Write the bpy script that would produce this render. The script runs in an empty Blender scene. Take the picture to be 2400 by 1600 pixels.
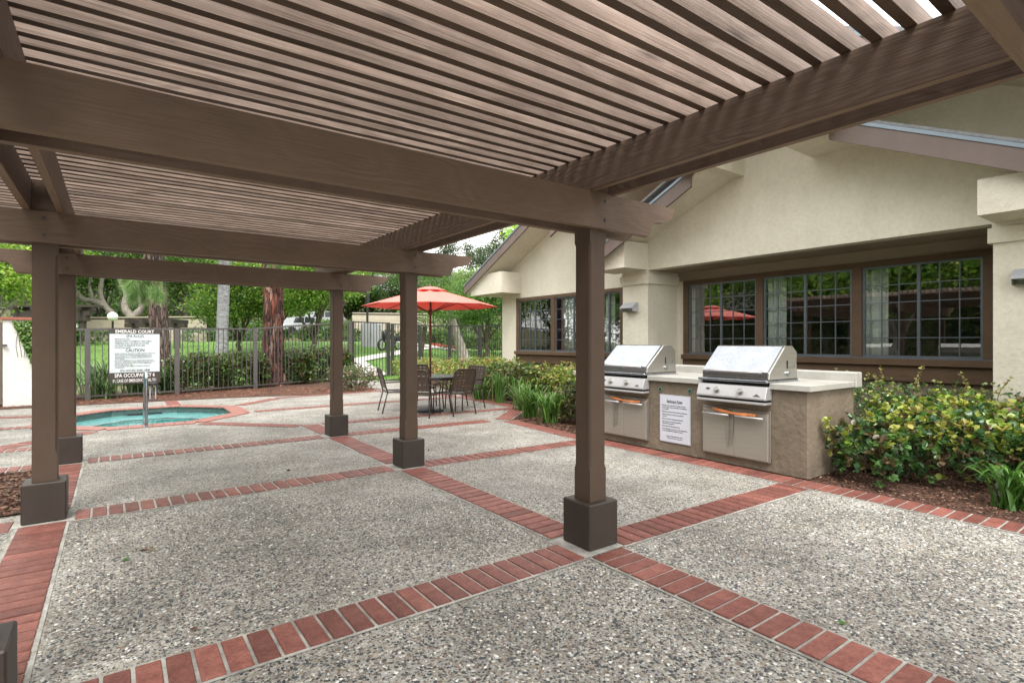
import bpy, bmesh, math, random
import numpy as np
from mathutils import Vector, Matrix

random.seed(7); RNG = np.random.default_rng(11)
SC = bpy.context.scene; COL = SC.collection
rad = math.radians; pi = math.pi

# ------------------------------------------------------------------ camera, sky, sun, exposure
HD = math.atan2(930, 1274)                    # camera heading from +Y towards +X
cam = bpy.data.cameras.new('camera'); camo = bpy.data.objects.new('camera', cam); COL.objects.link(camo)
cam.sensor_width = 36; cam.lens = 36 * 1274 / 2400; cam.clip_end = 900; cam.clip_start = .02
camo.location = (0, 0, 1.4); camo.rotation_euler = (pi / 2, 0, -HD); SC.camera = camo

w = bpy.data.worlds.new('World'); SC.world = w; w.use_nodes = True
nt = w.node_tree; nt.nodes.clear()
wo = nt.nodes.new('ShaderNodeOutputWorld'); bg = nt.nodes.new('ShaderNodeBackground')
sky = nt.nodes.new('ShaderNodeTexSky'); sky.sky_type = 'NISHITA'; sky.sun_disc = False
SUN_EL, SUN_AZ = 58, 215
sky.sun_elevation = rad(SUN_EL); sky.sun_rotation = rad(SUN_AZ); sky.dust_density = 3; sky.air_density = 1.2
# thin overcast: the whole dome is veiled by pale cloud, evenly in every direction
tc = nt.nodes.new('ShaderNodeTexCoord'); nz = nt.nodes.new('ShaderNodeTexNoise'); nz.inputs['Scale'].default_value = 2.2; nz.inputs['Detail'].default_value = 5
rp = nt.nodes.new('ShaderNodeMapRange'); rp.inputs['From Min'].default_value = .3; rp.inputs['From Max'].default_value = .65
rp.inputs['To Min'].default_value = .72; rp.inputs['To Max'].default_value = .95
mx = nt.nodes.new('ShaderNodeMix'); mx.data_type = 'RGBA'; mx.inputs[7].default_value = (9.9, 9.65, 9.35, 1)
nt.links.new(tc.outputs['Generated'], nz.inputs['Vector']); nt.links.new(nz.outputs['Fac'], rp.inputs['Value'])
nt.links.new(rp.outputs['Result'], mx.inputs[0]); nt.links.new(sky.outputs['Color'], mx.inputs[6])
nt.links.new(mx.outputs[2], bg.inputs['Color']); bg.inputs['Strength'].default_value = .12
nt.links.new(bg.outputs[0], wo.inputs['Surface'])

sl = bpy.data.lights.new('sun', 'SUN'); sl.energy = 1.3; sl.angle = rad(22); sl.color = (1, .96, .9)
so = bpy.data.objects.new('sun', sl); COL.objects.link(so)
# sky sun_rotation is measured clockwise from +Y
sd = Vector((math.sin(rad(SUN_AZ)) * math.cos(rad(SUN_EL)), math.cos(rad(SUN_AZ)) * math.cos(rad(SUN_EL)), math.sin(rad(SUN_EL))))
so.rotation_euler = (-sd).to_track_quat('-Z', 'Y').to_euler(); so.location = (0, 0, 30)
SC.view_settings.view_transform = 'Standard'; SC.view_settings.look = 'None'; SC.view_settings.gamma = 1
SC.view_settings.use_curve_mapping = False; SC.view_settings.exposure = 1.34
SC.cycles.max_bounces = 8; SC.cycles.transparent_max_bounces = 24; SC.cycles.diffuse_bounces = 5
SC.cycles.use_denoising = True

# ------------------------------------------------------------------ helpers
FX, FY = math.sin(HD), math.cos(HD)
def pol(px, d):
    "world x,y of a point d metres ahead and off-axis by the given ratio*1274"
    r = (px - 1200) / 1274 * d
    return (FX * d + FY * r, FY * d - FX * r)

class MB:
    def __init__(s): s.v = []; s.f = []
    def add(s, vs, fs):
        n = len(s.v); s.v += [tuple(p) for p in vs]; s.f += [tuple(i + n for i in f) for f in fs]; return s
    def box(s, a, b):
        (x0, y0, z0), (x1, y1, z1) = a, b
        return s.add([(x0,y0,z0),(x1,y0,z0),(x1,y1,z0),(x0,y1,z0),(x0,y0,z1),(x1,y0,z1),(x1,y1,z1),(x0,y1,z1)],
                     [(3,2,1,0),(4,5,6,7),(0,1,5,4),(1,2,6,5),(2,3,7,6),(3,0,4,7)])
    def prism(s, pts, lo, hi, axis='z'):
        "polygon pts (2-D) extruded from lo to hi along axis"
        n = len(pts)
        def P(p, t): return (p[0], p[1], t) if axis == 'z' else ((p[0], t, p[1]) if axis == 'y' else (t, p[0], p[1]))
        vs = [P(p, lo) for p in pts] + [P(p, hi) for p in pts]
        return s.add(vs, [tuple(range(n))[::-1], tuple(range(n, 2 * n))] + [(i, (i + 1) % n, n + (i + 1) % n, n + i) for i in range(n)])
    def tube(s, pts, r, k=8, caps=True):
        pts = [Vector(p) for p in pts]; n = len(pts)
        rs = r if hasattr(r, '__len__') else [r] * n
        up = Vector((0, 0, 1)); rings = []; prev = None
        for i in range(n):
            t = (pts[min(i + 1, n - 1)] - pts[max(i - 1, 0)]).normalized()
            if prev is None:
                a = t.cross(up if abs(t.z) < .9 else Vector((1, 0, 0))).normalized()
            else:
                a = (prev - t * prev.dot(t)).normalized()
            prev = a; b = t.cross(a)
            rings.append([pts[i] + (a * math.cos(2*pi*j/k) + b * math.sin(2*pi*j/k)) * rs[i] for j in range(k)])
        vs = [p for rg in rings for p in rg]; fs = []
        for i in range(n - 1):
            for j in range(k):
                fs.append((i*k+j, i*k+(j+1)%k, (i+1)*k+(j+1)%k, (i+1)*k+j))
        if caps: fs += [tuple(range(k))[::-1], tuple((n-1)*k + j for j in range(k))]
        return s.add(vs, fs)
    def lathe(s, prof, c=(0,0,0), k=24, rot=0):
        vs = []; fs = []
        for r, z in prof:
            for j in range(k):
                a = 2*pi*j/k + rot; vs.append((c[0] + r*math.cos(a), c[1] + r*math.sin(a), c[2] + z))
        for i in range(len(prof) - 1):
            for j in range(k): fs.append((i*k+j, i*k+(j+1)%k, (i+1)*k+(j+1)%k, (i+1)*k+j))
        fs += [tuple(range(k))[::-1], tuple((len(prof)-1)*k + j for j in range(k))]
        return s.add(vs, fs)
    def mesh(s, name, off=(0,0,0)):
        me = bpy.data.meshes.new(name)
        me.from_pydata([(x-off[0], y-off[1], z-off[2]) for x, y, z in s.v], [], s.f); me.update(); return me
    def build(s, name, m, parent=None, world=True, smooth=False, bevel=0, loc=None):
        off = tuple(parent.matrix_world.translation) if (parent and world) else (0,0,0)
        if parent and world: off = tuple(WL(parent))
        if loc is not None: off = (0, 0, 0)
        me = s.mesh(name, off); me.materials.append(m)
        if smooth: me.shade_smooth()
        o = bpy.data.objects.new(name, me); COL.objects.link(o)
        if parent: o.parent = parent
        if loc is not None: o.location = loc
        if bevel:
            bm = bmesh.new(); bm.from_mesh(me)
            bm.normal_update()
            es = [e for e in bm.edges if len(e.link_faces) == 2 and e.calc_face_angle(0) > .5]
            bmesh.ops.bevel(bm, geom=es, offset=bevel, segments=1, affect='EDGES', clamp_overlap=True)
            bmesh.ops.recalc_face_normals(bm, faces=bm.faces); bm.to_mesh(me); bm.free()
        else:
            bm = bmesh.new(); bm.from_mesh(me); bmesh.ops.recalc_face_normals(bm, faces=bm.faces); bm.to_mesh(me); bm.free()
        return o
def WL(o):
    v = Vector(o.location)
    while o.parent: o = o.parent; v += Vector(o.location)
    return v
def tag(o, label, cat=None, group=None, kind=None):
    if label: o['label'] = label
    if cat: o['category'] = cat
    if group: o['group'] = group
    if kind: o['kind'] = kind
    return o
def empty(name, loc, label, cat, group=None, rz=0):
    o = bpy.data.objects.new(name, None); COL.objects.link(o); o.location = loc; o.rotation_euler = (0, 0, rz)
    o.empty_display_size = .2
    return tag(o, label, cat, group)
def inst(name, me, parent=None, loc=(0,0,0), rz=0, sc=None, rot=None):
    o = bpy.data.objects.new(name, me); COL.objects.link(o); o.parent = parent
    o.location = loc; o.rotation_euler = rot if rot else (0, 0, rz)
    if sc: o.scale = sc
    return o
def copy_tree(o, parent=None):
    kids = list(o.children)
    c = o.copy(); COL.objects.link(c)
    if parent: c.parent = parent
    for ch in kids: copy_tree(ch, c)
    return c
def np_mesh(name, V, Fq, m, parent=None, cols=None, uvk=4, loc=(0,0,0), smooth=False):
    V = np.asarray(V, np.float32); Fq = np.asarray(Fq, np.int32); k = Fq.shape[1]
    me = bpy.data.meshes.new(name); me.vertices.add(len(V)); me.vertices.foreach_set('co', V.ravel())
    me.loops.add(Fq.size); me.loops.foreach_set('vertex_index', Fq.ravel())
    me.polygons.add(len(Fq)); me.polygons.foreach_set('loop_start', np.arange(len(Fq), dtype=np.int32) * k)
    me.update(calc_edges=True)
    if cols is not None:
        at = me.color_attributes.new('Col', 'FLOAT_COLOR', 'POINT')
        at.data.foreach_set('color', np.asarray(cols, np.float32).ravel())
    me.materials.append(m)
    if smooth: me.shade_smooth()
    o = bpy.data.objects.new(name, me); COL.objects.link(o); o.location = loc
    if parent: o.parent = parent
    return o

# ------------------------------------------------------------------ materials
def new_mat(name):
    m = bpy.data.materials.new(name); m.use_nodes = True; t = m.node_tree; t.nodes.clear()
    out = t.nodes.new('ShaderNodeOutputMaterial'); p = t.nodes.new('ShaderNodeBsdfPrincipled')
    t.links.new(p.outputs[0], out.inputs[0]); return m, t, p, out
def N(t, ty, **kw):
    n = t.nodes.new(ty)
    for k, v in kw.items():
        if k in n.inputs: n.inputs[k].default_value = v
        else: setattr(n, k, v)
    return n
def mat(name, c1, c2=None, rough=.6, metal=0, scale=6, detail=4, bump=0, bscale=40, stretch=(1,1,1), spec=.5, rand=0, fine=0, dirt=0, dscale=(1,1,1)):
    m, t, p, out = new_mat(name); c2 = c2 or c1
    p.inputs['Roughness'].default_value = rough; p.inputs['Metallic'].default_value = metal
    p.inputs['Specular IOR Level'].default_value = spec
    co = N(t, 'ShaderNodeTexCoord'); mp = N(t, 'ShaderNodeMapping'); mp.inputs['Scale'].default_value = stretch
    oi = N(t, 'ShaderNodeObjectInfo')
    t.links.new(co.outputs['Object'], mp.inputs['Vector'])
    ml = N(t, 'ShaderNodeMath', operation='MULTIPLY'); ml.inputs[1].default_value = 37.
    t.links.new(oi.outputs['Random'], ml.inputs[0])
    if rand:
        ad = N(t, 'ShaderNodeVectorMath', operation='ADD'); t.links.new(mp.outputs[0], ad.inputs[0]); t.links.new(ml.outputs[0], ad.inputs[1]); vec = ad.outputs[0]
    else: vec = mp.outputs[0]
    n1 = N(t, 'ShaderNodeTexNoise', Scale=scale, Detail=detail, Roughness=.6); t.links.new(vec, n1.inputs['Vector'])
    cr = N(t, 'ShaderNodeMapRange'); cr.inputs['From Min'].default_value = .32; cr.inputs['From Max'].default_value = .68
    t.links.new(n1.outputs['Fac'], cr.inputs['Value'])
    mix = N(t, 'ShaderNodeMix', data_type='RGBA'); mix.inputs[6].default_value = (*c1, 1); mix.inputs[7].default_value = (*c2, 1)
    t.links.new(cr.outputs[0], mix.inputs[0]); col = mix.outputs[2]
    if rand:
        hs = N(t, 'ShaderNodeHueSaturation'); mr = N(t, 'ShaderNodeMapRange')
        mr.inputs['To Min'].default_value = 1 - rand; mr.inputs['To Max'].default_value = 1 + rand
        t.links.new(oi.outputs['Random'], mr.inputs['Value']); t.links.new(mr.outputs[0], hs.inputs['Value']); t.links.new(col, hs.inputs['Color']); col = hs.outputs[0]
    if fine:
        n3 = N(t, 'ShaderNodeTexNoise', Scale=bscale, Detail=3.); t.links.new(vec, n3.inputs['Vector'])
        m3 = N(t, 'ShaderNodeMapRange'); m3.inputs['From Min'].default_value = .3; m3.inputs['From Max'].default_value = .7
        m3.inputs['To Min'].default_value = 1 - fine; m3.inputs['To Max'].default_value = 1 + fine
        t.links.new(n3.outputs['Fac'], m3.inputs['Value'])
        h3 = N(t, 'ShaderNodeHueSaturation'); t.links.new(m3.outputs[0], h3.inputs['Value']); t.links.new(col, h3.inputs['Color']); col = h3.outputs[0]
    if dirt:
        dm = N(t, 'ShaderNodeMapping'); dm.inputs['Scale'].default_value = dscale; t.links.new(co.outputs['Object'], dm.inputs['Vector'])
        dn = N(t, 'ShaderNodeTexNoise', Scale=1., Detail=7., Roughness=.7); t.links.new(dm.outputs[0], dn.inputs['Vector'])
        dr = N(t, 'ShaderNodeMapRange'); dr.inputs['From Min'].default_value = .38; dr.inputs['From Max'].default_value = .62; dr.inputs['To Min'].default_value = 1 - dirt; dr.inputs['To Max'].default_value = 1.; t.links.new(dn.outputs['Fac'], dr.inputs['Value'])
        dh = N(t, 'ShaderNodeHueSaturation'); t.links.new(dr.outputs[0], dh.inputs['Value']); t.links.new(col, dh.inputs['Color']); col = dh.outputs[0]
    t.links.new(col, p.inputs['Base Color'])
    if bump:
        n2 = N(t, 'ShaderNodeTexNoise', Scale=bscale, Detail=4., Roughness=.55); t.links.new(vec, n2.inputs['Vector'])
        bp = N(t, 'ShaderNodeBump', Strength=1.); bp.inputs['Distance'].default_value = bump
        t.links.new(n2.outputs['Fac'], bp.inputs['Height']); t.links.new(bp.outputs[0], p.inputs['Normal'])
    return m
def wood(name, c1, c2, grain=9, bump=.002, along='y', rough=.6, rand=.1, dark=.55, under=None, knot=.7):
    "painted rough-sawn timber: growth-ring lines warped by low noise, running along one object axis"
    m, t, p, out = new_mat(name); p.inputs['Roughness'].default_value = rough; p.inputs['Specular IOR Level'].default_value = .3
    co = N(t, 'ShaderNodeTexCoord'); oi = N(t, 'ShaderNodeObjectInfo')
    ml = N(t, 'ShaderNodeMath', operation='MULTIPLY'); ml.inputs[1].default_value = 53.; t.links.new(oi.outputs['Random'], ml.inputs[0])
    ad = N(t, 'ShaderNodeVectorMath', operation='ADD'); t.links.new(co.outputs['Object'], ad.inputs[0]); t.links.new(ml.outputs[0], ad.inputs[1])
    mp = N(t, 'ShaderNodeMapping'); s = {'x': (.35, 1, 1), 'y': (1, .35, 1), 'z': (1, 1, .35)}[along]; mp.inputs['Scale'].default_value = s
    t.links.new(ad.outputs[0], mp.inputs['Vector'])
    lo = N(t, 'ShaderNodeTexNoise', Scale=3.2, Detail=2., Roughness=.5); t.links.new(mp.outputs[0], lo.inputs['Vector'])
    mu = N(t, 'ShaderNodeMath', operation='MULTIPLY'); mu.inputs[1].default_value = grain * 2.; t.links.new(lo.outputs['Fac'], mu.inputs[0])
    fr = N(t, 'ShaderNodeMath', operation='PINGPONG'); fr.inputs[1].default_value = .5; t.links.new(mu.outputs[0], fr.inputs[0])
    mp2 = N(t, 'ShaderNodeMapping'); s2 = {'x': (2, 60, 60), 'y': (60, 2, 60), 'z': (60, 60, 2)}[along]; mp2.inputs['Scale'].default_value = s2
    t.links.new(ad.outputs[0], mp2.inputs['Vector'])
    fi = N(t, 'ShaderNodeTexNoise', Scale=1.6, Detail=3.); t.links.new(mp2.outputs[0], fi.inputs['Vector'])
    ht = N(t, 'ShaderNodeMath', operation='ADD'); t.links.new(fr.outputs[0], ht.inputs[0]); t.links.new(fi.outputs['Fac'], ht.inputs[1])
    bp = N(t, 'ShaderNodeBump', Strength=1.); bp.inputs['Distance'].default_value = bump
    t.links.new(ht.outputs[0], bp.inputs['Height']); t.links.new(bp.outputs[0], p.inputs['Normal'])
    big = N(t, 'ShaderNodeTexNoise', Scale=2.3, Detail=5., Roughness=.65); t.links.new(ad.outputs[0], big.inputs['Vector'])
    cr = N(t, 'ShaderNodeMapRange'); cr.inputs['From Min'].default_value = .3; cr.inputs['From Max'].default_value = .7; t.links.new(big.outputs['Fac'], cr.inputs['Value'])
    mix = N(t, 'ShaderNodeMix', data_type='RGBA'); mix.inputs[6].default_value = (*c1, 1); mix.inputs[7].default_value = (*c2, 1); t.links.new(cr.outputs[0], mix.inputs[0])
    mh = N(t, 'ShaderNodeMapRange'); mh.inputs['From Min'].default_value = .2; mh.inputs['From Max'].default_value = 1.2; mh.inputs['To Min'].default_value = 1 - dark * .3; mh.inputs['To Max'].default_value = 1 + dark * .25
    t.links.new(ht.outputs[0], mh.inputs['Value'])
    mr = N(t, 'ShaderNodeMapRange'); mr.inputs['To Min'].default_value = 1 - rand; mr.inputs['To Max'].default_value = 1 + rand; t.links.new(oi.outputs['Random'], mr.inputs['Value'])
    mm = N(t, 'ShaderNodeMath', operation='MULTIPLY'); t.links.new(mh.outputs[0], mm.inputs[0]); t.links.new(mr.outputs[0], mm.inputs[1])
    # knots
    mk = N(t, 'ShaderNodeMapping'); mk.inputs['Scale'].default_value = {'x': (1.1, 6, 6), 'y': (6, 1.1, 6), 'z': (6, 6, 1.1)}[along]; t.links.new(ad.outputs[0], mk.inputs['Vector'])
    vk = N(t, 'ShaderNodeTexVoronoi', Scale=1.); t.links.new(mk.outputs[0], vk.inputs['Vector'])
    kr = N(t, 'ShaderNodeMapRange'); kr.inputs['From Min'].default_value = .03; kr.inputs['From Max'].default_value = .13; kr.inputs['To Min'].default_value = knot; t.links.new(vk.outputs['Distance'], kr.inputs['Value'])
    m4 = N(t, 'ShaderNodeMath', operation='MULTIPLY'); t.links.new(mm.outputs[0], m4.inputs[0]); t.links.new(kr.outputs[0], m4.inputs[1])
    hs = N(t, 'ShaderNodeHueSaturation'); t.links.new(m4.outputs[0], hs.inputs['Value']); t.links.new(mix.outputs[2], hs.inputs['Color'])
    col = hs.outputs[0]
    if under:      # down-facing faces: bounce light and wear coloured in on beams, shade on slats
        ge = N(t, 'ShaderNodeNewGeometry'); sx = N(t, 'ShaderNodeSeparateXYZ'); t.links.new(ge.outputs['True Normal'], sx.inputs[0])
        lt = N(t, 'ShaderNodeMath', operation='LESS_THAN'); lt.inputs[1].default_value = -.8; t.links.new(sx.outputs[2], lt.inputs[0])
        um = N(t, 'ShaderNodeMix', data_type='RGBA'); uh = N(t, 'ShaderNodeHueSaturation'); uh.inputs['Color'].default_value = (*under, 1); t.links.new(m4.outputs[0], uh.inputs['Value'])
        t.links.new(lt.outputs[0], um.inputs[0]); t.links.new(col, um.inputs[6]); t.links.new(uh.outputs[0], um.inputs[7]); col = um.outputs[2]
    t.links.new(col, p.inputs['Base Color']); return m
def leaf_mat(name, rough=.4, trans=.35, spec=.35):
    m, t, p, out = new_mat(name); a = N(t, 'ShaderNodeVertexColor', layer_name='Col')
    p.inputs['Roughness'].default_value = rough; p.inputs['Specular IOR Level'].default_value = spec
    t.links.new(a.outputs['Color'], p.inputs['Base Color'])
    tr = N(t, 'ShaderNodeBsdfTranslucent'); hs = N(t, 'ShaderNodeHueSaturation'); hs.inputs['Value'].default_value = 1.5; hs.inputs['Saturation'].default_value = 1.1; t.links.new(a.outputs['Color'], hs.inputs['Color']); t.links.new(hs.outputs[0], tr.inputs[0])
    ms = N(t, 'ShaderNodeMixShader'); ms.inputs[0].default_value = trans
    t.links.new(p.outputs[0], ms.inputs[1]); t.links.new(tr.outputs[0], ms.inputs[2]); t.links.new(ms.outputs[0], out.inputs[0]); return m

def aggregate_mat():
    "exposed pebble concrete: two sizes of rounded stones of many greys, tans and near-blacks in pale cement"
    m, t, p, out = new_mat('exposed_aggregate'); p.inputs['Roughness'].default_value = .72; p.inputs['Specular IOR Level'].default_value = .35
    co = N(t, 'ShaderNodeTexCoord')
    wn = N(t, 'ShaderNodeTexNoise', Scale=30., Detail=2.); t.links.new(co.outputs['Object'], wn.inputs['Vector'])
    wv = N(t, 'ShaderNodeVectorMath', operation='SCALE'); wv.inputs['Scale'].default_value = .012; t.links.new(wn.outputs['Color'], wv.inputs[0])
    ad = N(t, 'ShaderNodeVectorMath', operation='ADD'); t.links.new(co.outputs['Object'], ad.inputs[0]); t.links.new(wv.outputs[0], ad.inputs[1])
    v1 = N(t, 'ShaderNodeTexVoronoi', Scale=60.); v1.voronoi_dimensions = '2D'; t.links.new(ad.outputs[0], v1.inputs['Vector'])
    v2 = N(t, 'ShaderNodeTexVoronoi', Scale=108.); v2.voronoi_dimensions = '2D'; t.links.new(ad.outputs[0], v2.inputs['Vector'])
    def stones(v, r0, r1):
        r = N(t, 'ShaderNodeMapRange'); r.inputs['From Min'].default_value = r0; r.inputs['From Max'].default_value = r1
        r.inputs['To Min'].default_value = 1; r.inputs['To Max'].default_value = 0; t.links.new(v.outputs['Distance'], r.inputs['Value'])
        s = N(t, 'ShaderNodeSeparateColor'); t.links.new(v.outputs['Color'], s.inputs[0])
        c = N(t, 'ShaderNodeValToRGB'); c.color_ramp.interpolation = 'CONSTANT'; el = c.color_ramp.elements
        pal = [(0,(.035,.037,.038)),(.17,(.12,.118,.11)),(.3,(.24,.23,.2)),(.42,(.29,.235,.17)),(.54,(.37,.345,.29)),(.68,(.46,.44,.385)),(.79,(.2,.155,.115)),(.88,(.62,.6,.54)),(.94,(.07,.07,.072))]
        el[0].color = (*pal[0][1], 1); el[1].position = pal[1][0]; el[1].color = (*pal[1][1], 1)
        for q, cc in pal[2:]: e = el.new(q); e.color = (*cc, 1)
        t.links.new(s.outputs[0], c.inputs[0])
        g = N(t, 'ShaderNodeMath', operation='GREATER_THAN'); t.links.new(s.outputs[1], g.inputs[0])
        dn = N(t, 'ShaderNodeTexNoise', Scale=1.1, Detail=4., Roughness=.7); t.links.new(co.outputs['Object'], dn.inputs['Vector'])
        dr = N(t, 'ShaderNodeMapRange'); dr.inputs['From Min'].default_value = .35; dr.inputs['From Max'].default_value = .65; dr.inputs['To Min'].default_value = .02; dr.inputs['To Max'].default_value = .5; t.links.new(dn.outputs['Fac'], dr.inputs['Value']); t.links.new(dr.outputs[0], g.inputs[1])
        mm = N(t, 'ShaderNodeMath', operation='MULTIPLY'); t.links.new(r.outputs[0], mm.inputs[0]); t.links.new(g.outputs[0], mm.inputs[1])
        return mm.outputs[0], c.outputs[0]
    a1, c1 = stones(v1, .36, .46); a2, c2 = stones(v2, .34, .46)
    big = N(t, 'ShaderNodeTexNoise', Scale=1.6, Detail=6., Roughness=.6); t.links.new(co.outputs['Object'], big.inputs['Vector'])
    cm = N(t, 'ShaderNodeMix', data_type='RGBA'); cm.inputs[6].default_value = (.25, .247, .225, 1); cm.inputs[7].default_value = (.4, .395, .37, 1)
    br = N(t, 'ShaderNodeMapRange'); br.inputs['From Min'].default_value = .3; br.inputs['From Max'].default_value = .7; t.links.new(big.outputs['Fac'], br.inputs['Value']); t.links.new(br.outputs[0], cm.inputs[0])
    m1 = N(t, 'ShaderNodeMix', data_type='RGBA'); t.links.new(a2, m1.inputs[0]); t.links.new(cm.outputs[2], m1.inputs[6]); t.links.new(c2, m1.inputs[7])
    m2 = N(t, 'ShaderNodeMix', data_type='RGBA'); t.links.new(a1, m2.inputs[0]); t.links.new(m1.outputs[2], m2.inputs[6]); t.links.new(c1, m2.inputs[7])
    hv = N(t, 'ShaderNodeMapRange'); hv.inputs['From Min'].default_value = .3; hv.inputs['From Max'].default_value = .7; hv.inputs['To Min'].default_value = .78; hv.inputs['To Max'].default_value = 1.14
    t.links.new(big.outputs['Fac'], hv.inputs['Value']); hs = N(t, 'ShaderNodeHueSaturation'); t.links.new(hv.outputs[0], hs.inputs['Value']); t.links.new(m2.outputs[2], hs.inputs['Color'])
    t.links.new(hs.outputs[0], p.inputs['Base Color'])
    mxh = N(t, 'ShaderNodeMath', operation='MAXIMUM'); t.links.new(a1, mxh.inputs[0]); t.links.new(a2, mxh.inputs[1])
    bp = N(t, 'ShaderNodeBump', Strength=.8); bp.inputs['Distance'].default_value = .003; t.links.new(mxh.outputs[0], bp.inputs['Height']); t.links.new(bp.outputs[0], p.inputs['Normal'])
    return m

def glass_mat(name, tint=(.75,.8,.8), refl=.22):
    m, t, p, out = new_mat(name); t.nodes.remove(p)
    tr = N(t, 'ShaderNodeBsdfTransparent'); tr.inputs[0].default_value = (*tint, 1)
    gl = N(t, 'ShaderNodeBsdfGlossy'); gl.inputs['Roughness'].default_value = .01
    lw = N(t, 'ShaderNodeLayerWeight'); lw.inputs['Blend'].default_value = .25
    mr = N(t, 'ShaderNodeMapRange'); mr.inputs['To Min'].default_value = refl; mr.inputs['To Max'].default_value = 1; t.links.new(lw.outputs['Fresnel'], mr.inputs['Value'])
    ms = N(t, 'ShaderNodeMixShader'); t.links.new(mr.outputs[0], ms.inputs[0]); t.links.new(tr.outputs[0], ms.inputs[1]); t.links.new(gl.outputs[0], ms.inputs[2])
    t.links.new(ms.outputs[0], out.inputs[0]); return m

M = {}
M['agg'] = aggregate_mat()
M['joint'] = mat('cement_joint', (.34,.33,.3), (.47,.46,.42), rough=.8, scale=5, bump=.0015, bscale=120, fine=.15, dirt=.35, dscale=(5,5,5))
M['brick'] = mat('red_brick_paver', (.185,.065,.052), (.26,.102,.08), rough=.55, scale=9, bump=.0018, bscale=70, rand=.27, fine=.2, spec=.3, dirt=.25, dscale=(14,14,14))
M['post'] = wood('brown_painted_post', (.09,.06,.043), (.105,.071,.052), grain=4, bump=.0006, along='z', rand=.03, dark=.15)
M['base'] = mat('brown_post_base', (.036,.026,.02), (.046,.034,.027), rough=.5, scale=5, bump=.0008, bscale=50)
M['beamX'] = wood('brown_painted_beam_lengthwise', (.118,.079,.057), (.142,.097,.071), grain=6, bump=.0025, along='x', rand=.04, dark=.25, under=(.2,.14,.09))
M['beamY'] = wood('brown_painted_beam_crosswise', (.1,.067,.049), (.122,.083,.062), grain=8, bump=.0035, along='y', rand=.05, dark=.25, under=(.2,.14,.09))  # under on both beams: ground-bounce tan put into the colour, plus paint wear
M['slat'] = wood('weathered_brown_slat', (.205,.152,.122), (.33,.255,.212), grain=4, bump=.003, along='x', rand=.27, dark=.5, under=(.1,.068,.048), knot=.4)  # under darkens the slat undersides, standing in for shade
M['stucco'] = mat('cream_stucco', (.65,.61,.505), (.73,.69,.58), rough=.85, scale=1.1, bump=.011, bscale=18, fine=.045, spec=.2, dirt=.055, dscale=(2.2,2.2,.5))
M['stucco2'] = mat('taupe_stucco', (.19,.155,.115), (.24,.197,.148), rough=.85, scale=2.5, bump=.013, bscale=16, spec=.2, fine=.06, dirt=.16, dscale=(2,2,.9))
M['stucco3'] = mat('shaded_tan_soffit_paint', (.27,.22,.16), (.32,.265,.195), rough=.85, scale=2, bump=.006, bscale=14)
M['trim'] = mat('mauve_brown_fascia', (.15,.112,.098), (.175,.132,.116), rough=.5, scale=3, bump=.0006, bscale=30)
M['flash'] = mat('blue_grey_flashing', (.2,.25,.3), (.24,.29,.34), rough=.35, metal=.3, scale=4)
M['shingle'] = mat('grey_shingles', (.2,.21,.22), (.3,.31,.33), rough=.9, scale=12, bump=.01, bscale=20)
M['casing'] = wood('brown_window_casing', (.09,.055,.032), (.12,.075,.045), grain=5, bump=.0012, along='y', rand=.05, dark=.3)
M['alu'] = mat('blue_grey_aluminium', (.12,.14,.165), (.15,.17,.195), rough=.35, metal=.5, scale=4)
M['glass'] = glass_mat('window_glass', (.9,.93,.91), .16)
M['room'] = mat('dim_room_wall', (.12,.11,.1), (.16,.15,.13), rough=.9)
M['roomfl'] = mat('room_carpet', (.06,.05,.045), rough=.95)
M['curtain'] = mat('white_curtain', (.82,.82,.8), (.88,.88,.86), rough=.9, scale=3, bump=.002, bscale=30)
M['steel'] = mat('brushed_stainless', (.4,.39,.36), (.46,.45,.42), rough=.3, metal=.85, scale=3, stretch=(1,1,30), bump=.0002, bscale=60)
M['steelp'] = mat('polished_stainless', (.34,.365,.4), (.43,.455,.49), rough=.25, metal=1, scale=5, fine=.08, dirt=.1, dscale=(8,2,3))
M['steelw'] = mat('pale_stainless_panel', (.5,.5,.51), (.56,.56,.57), rough=.35, metal=.45, scale=3)
M['steeld'] = mat('satin_stainless_doors', (.38,.355,.31), (.43,.4,.355), rough=.4, metal=.6, scale=3, stretch=(1,1,20))
M['dark'] = mat('black_gap', (.012,.012,.012), rough=.6)
M['top'] = mat('pale_concrete_counter', (.36,.355,.325), (.44,.435,.4), rough=.55, scale=4, bump=.0012, bscale=60, fine=.04)
M['white'] = mat('white_sign_face', (.62,.7,.72), (.66,.73,.75), rough=.5, scale=2)
M['paper'] = mat('bluish_white_notice', (.6,.62,.7), rough=.35)
M['ink'] = mat('black_lettering', (.03,.03,.035), rough=.6)
M['inkg'] = mat('grey_fine_print', (.16,.17,.18), rough=.6)
M['inkw'] = mat('white_lettering', (.8,.8,.78), rough=.6)
M['signb'] = mat('brown_sign_band', (.06,.048,.045), rough=.5)
M['iron'] = mat('grey_brown_fence_paint', (.085,.078,.075), (.105,.096,.092), rough=.45, scale=8)
M['irond'] = mat('dark_fence_paint', (.03,.028,.028), (.045,.042,.04), rough=.45, scale=8)
M['mulch'] = mat('bark_mulch', (.045,.022,.014), (.12,.055,.034), rough=.95, scale=22, detail=8, bump=.03, bscale=45, fine=.4)
M['soil'] = mat('brown_slope_soil', (.2,.14,.1), (.3,.23,.17), rough=.95, scale=3, bump=.03, bscale=12, fine=.2)
M['grass'] = mat('lawn_green', (.095,.2,.035), (.15,.28,.055), rough=.9, scale=.9, detail=8, bump=.03, bscale=60, fine=.25)
M['path'] = mat('pale_concrete_path', (.5,.49,.46), (.6,.59,.56), rough=.85, scale=3, bump=.002, bscale=50)
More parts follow.
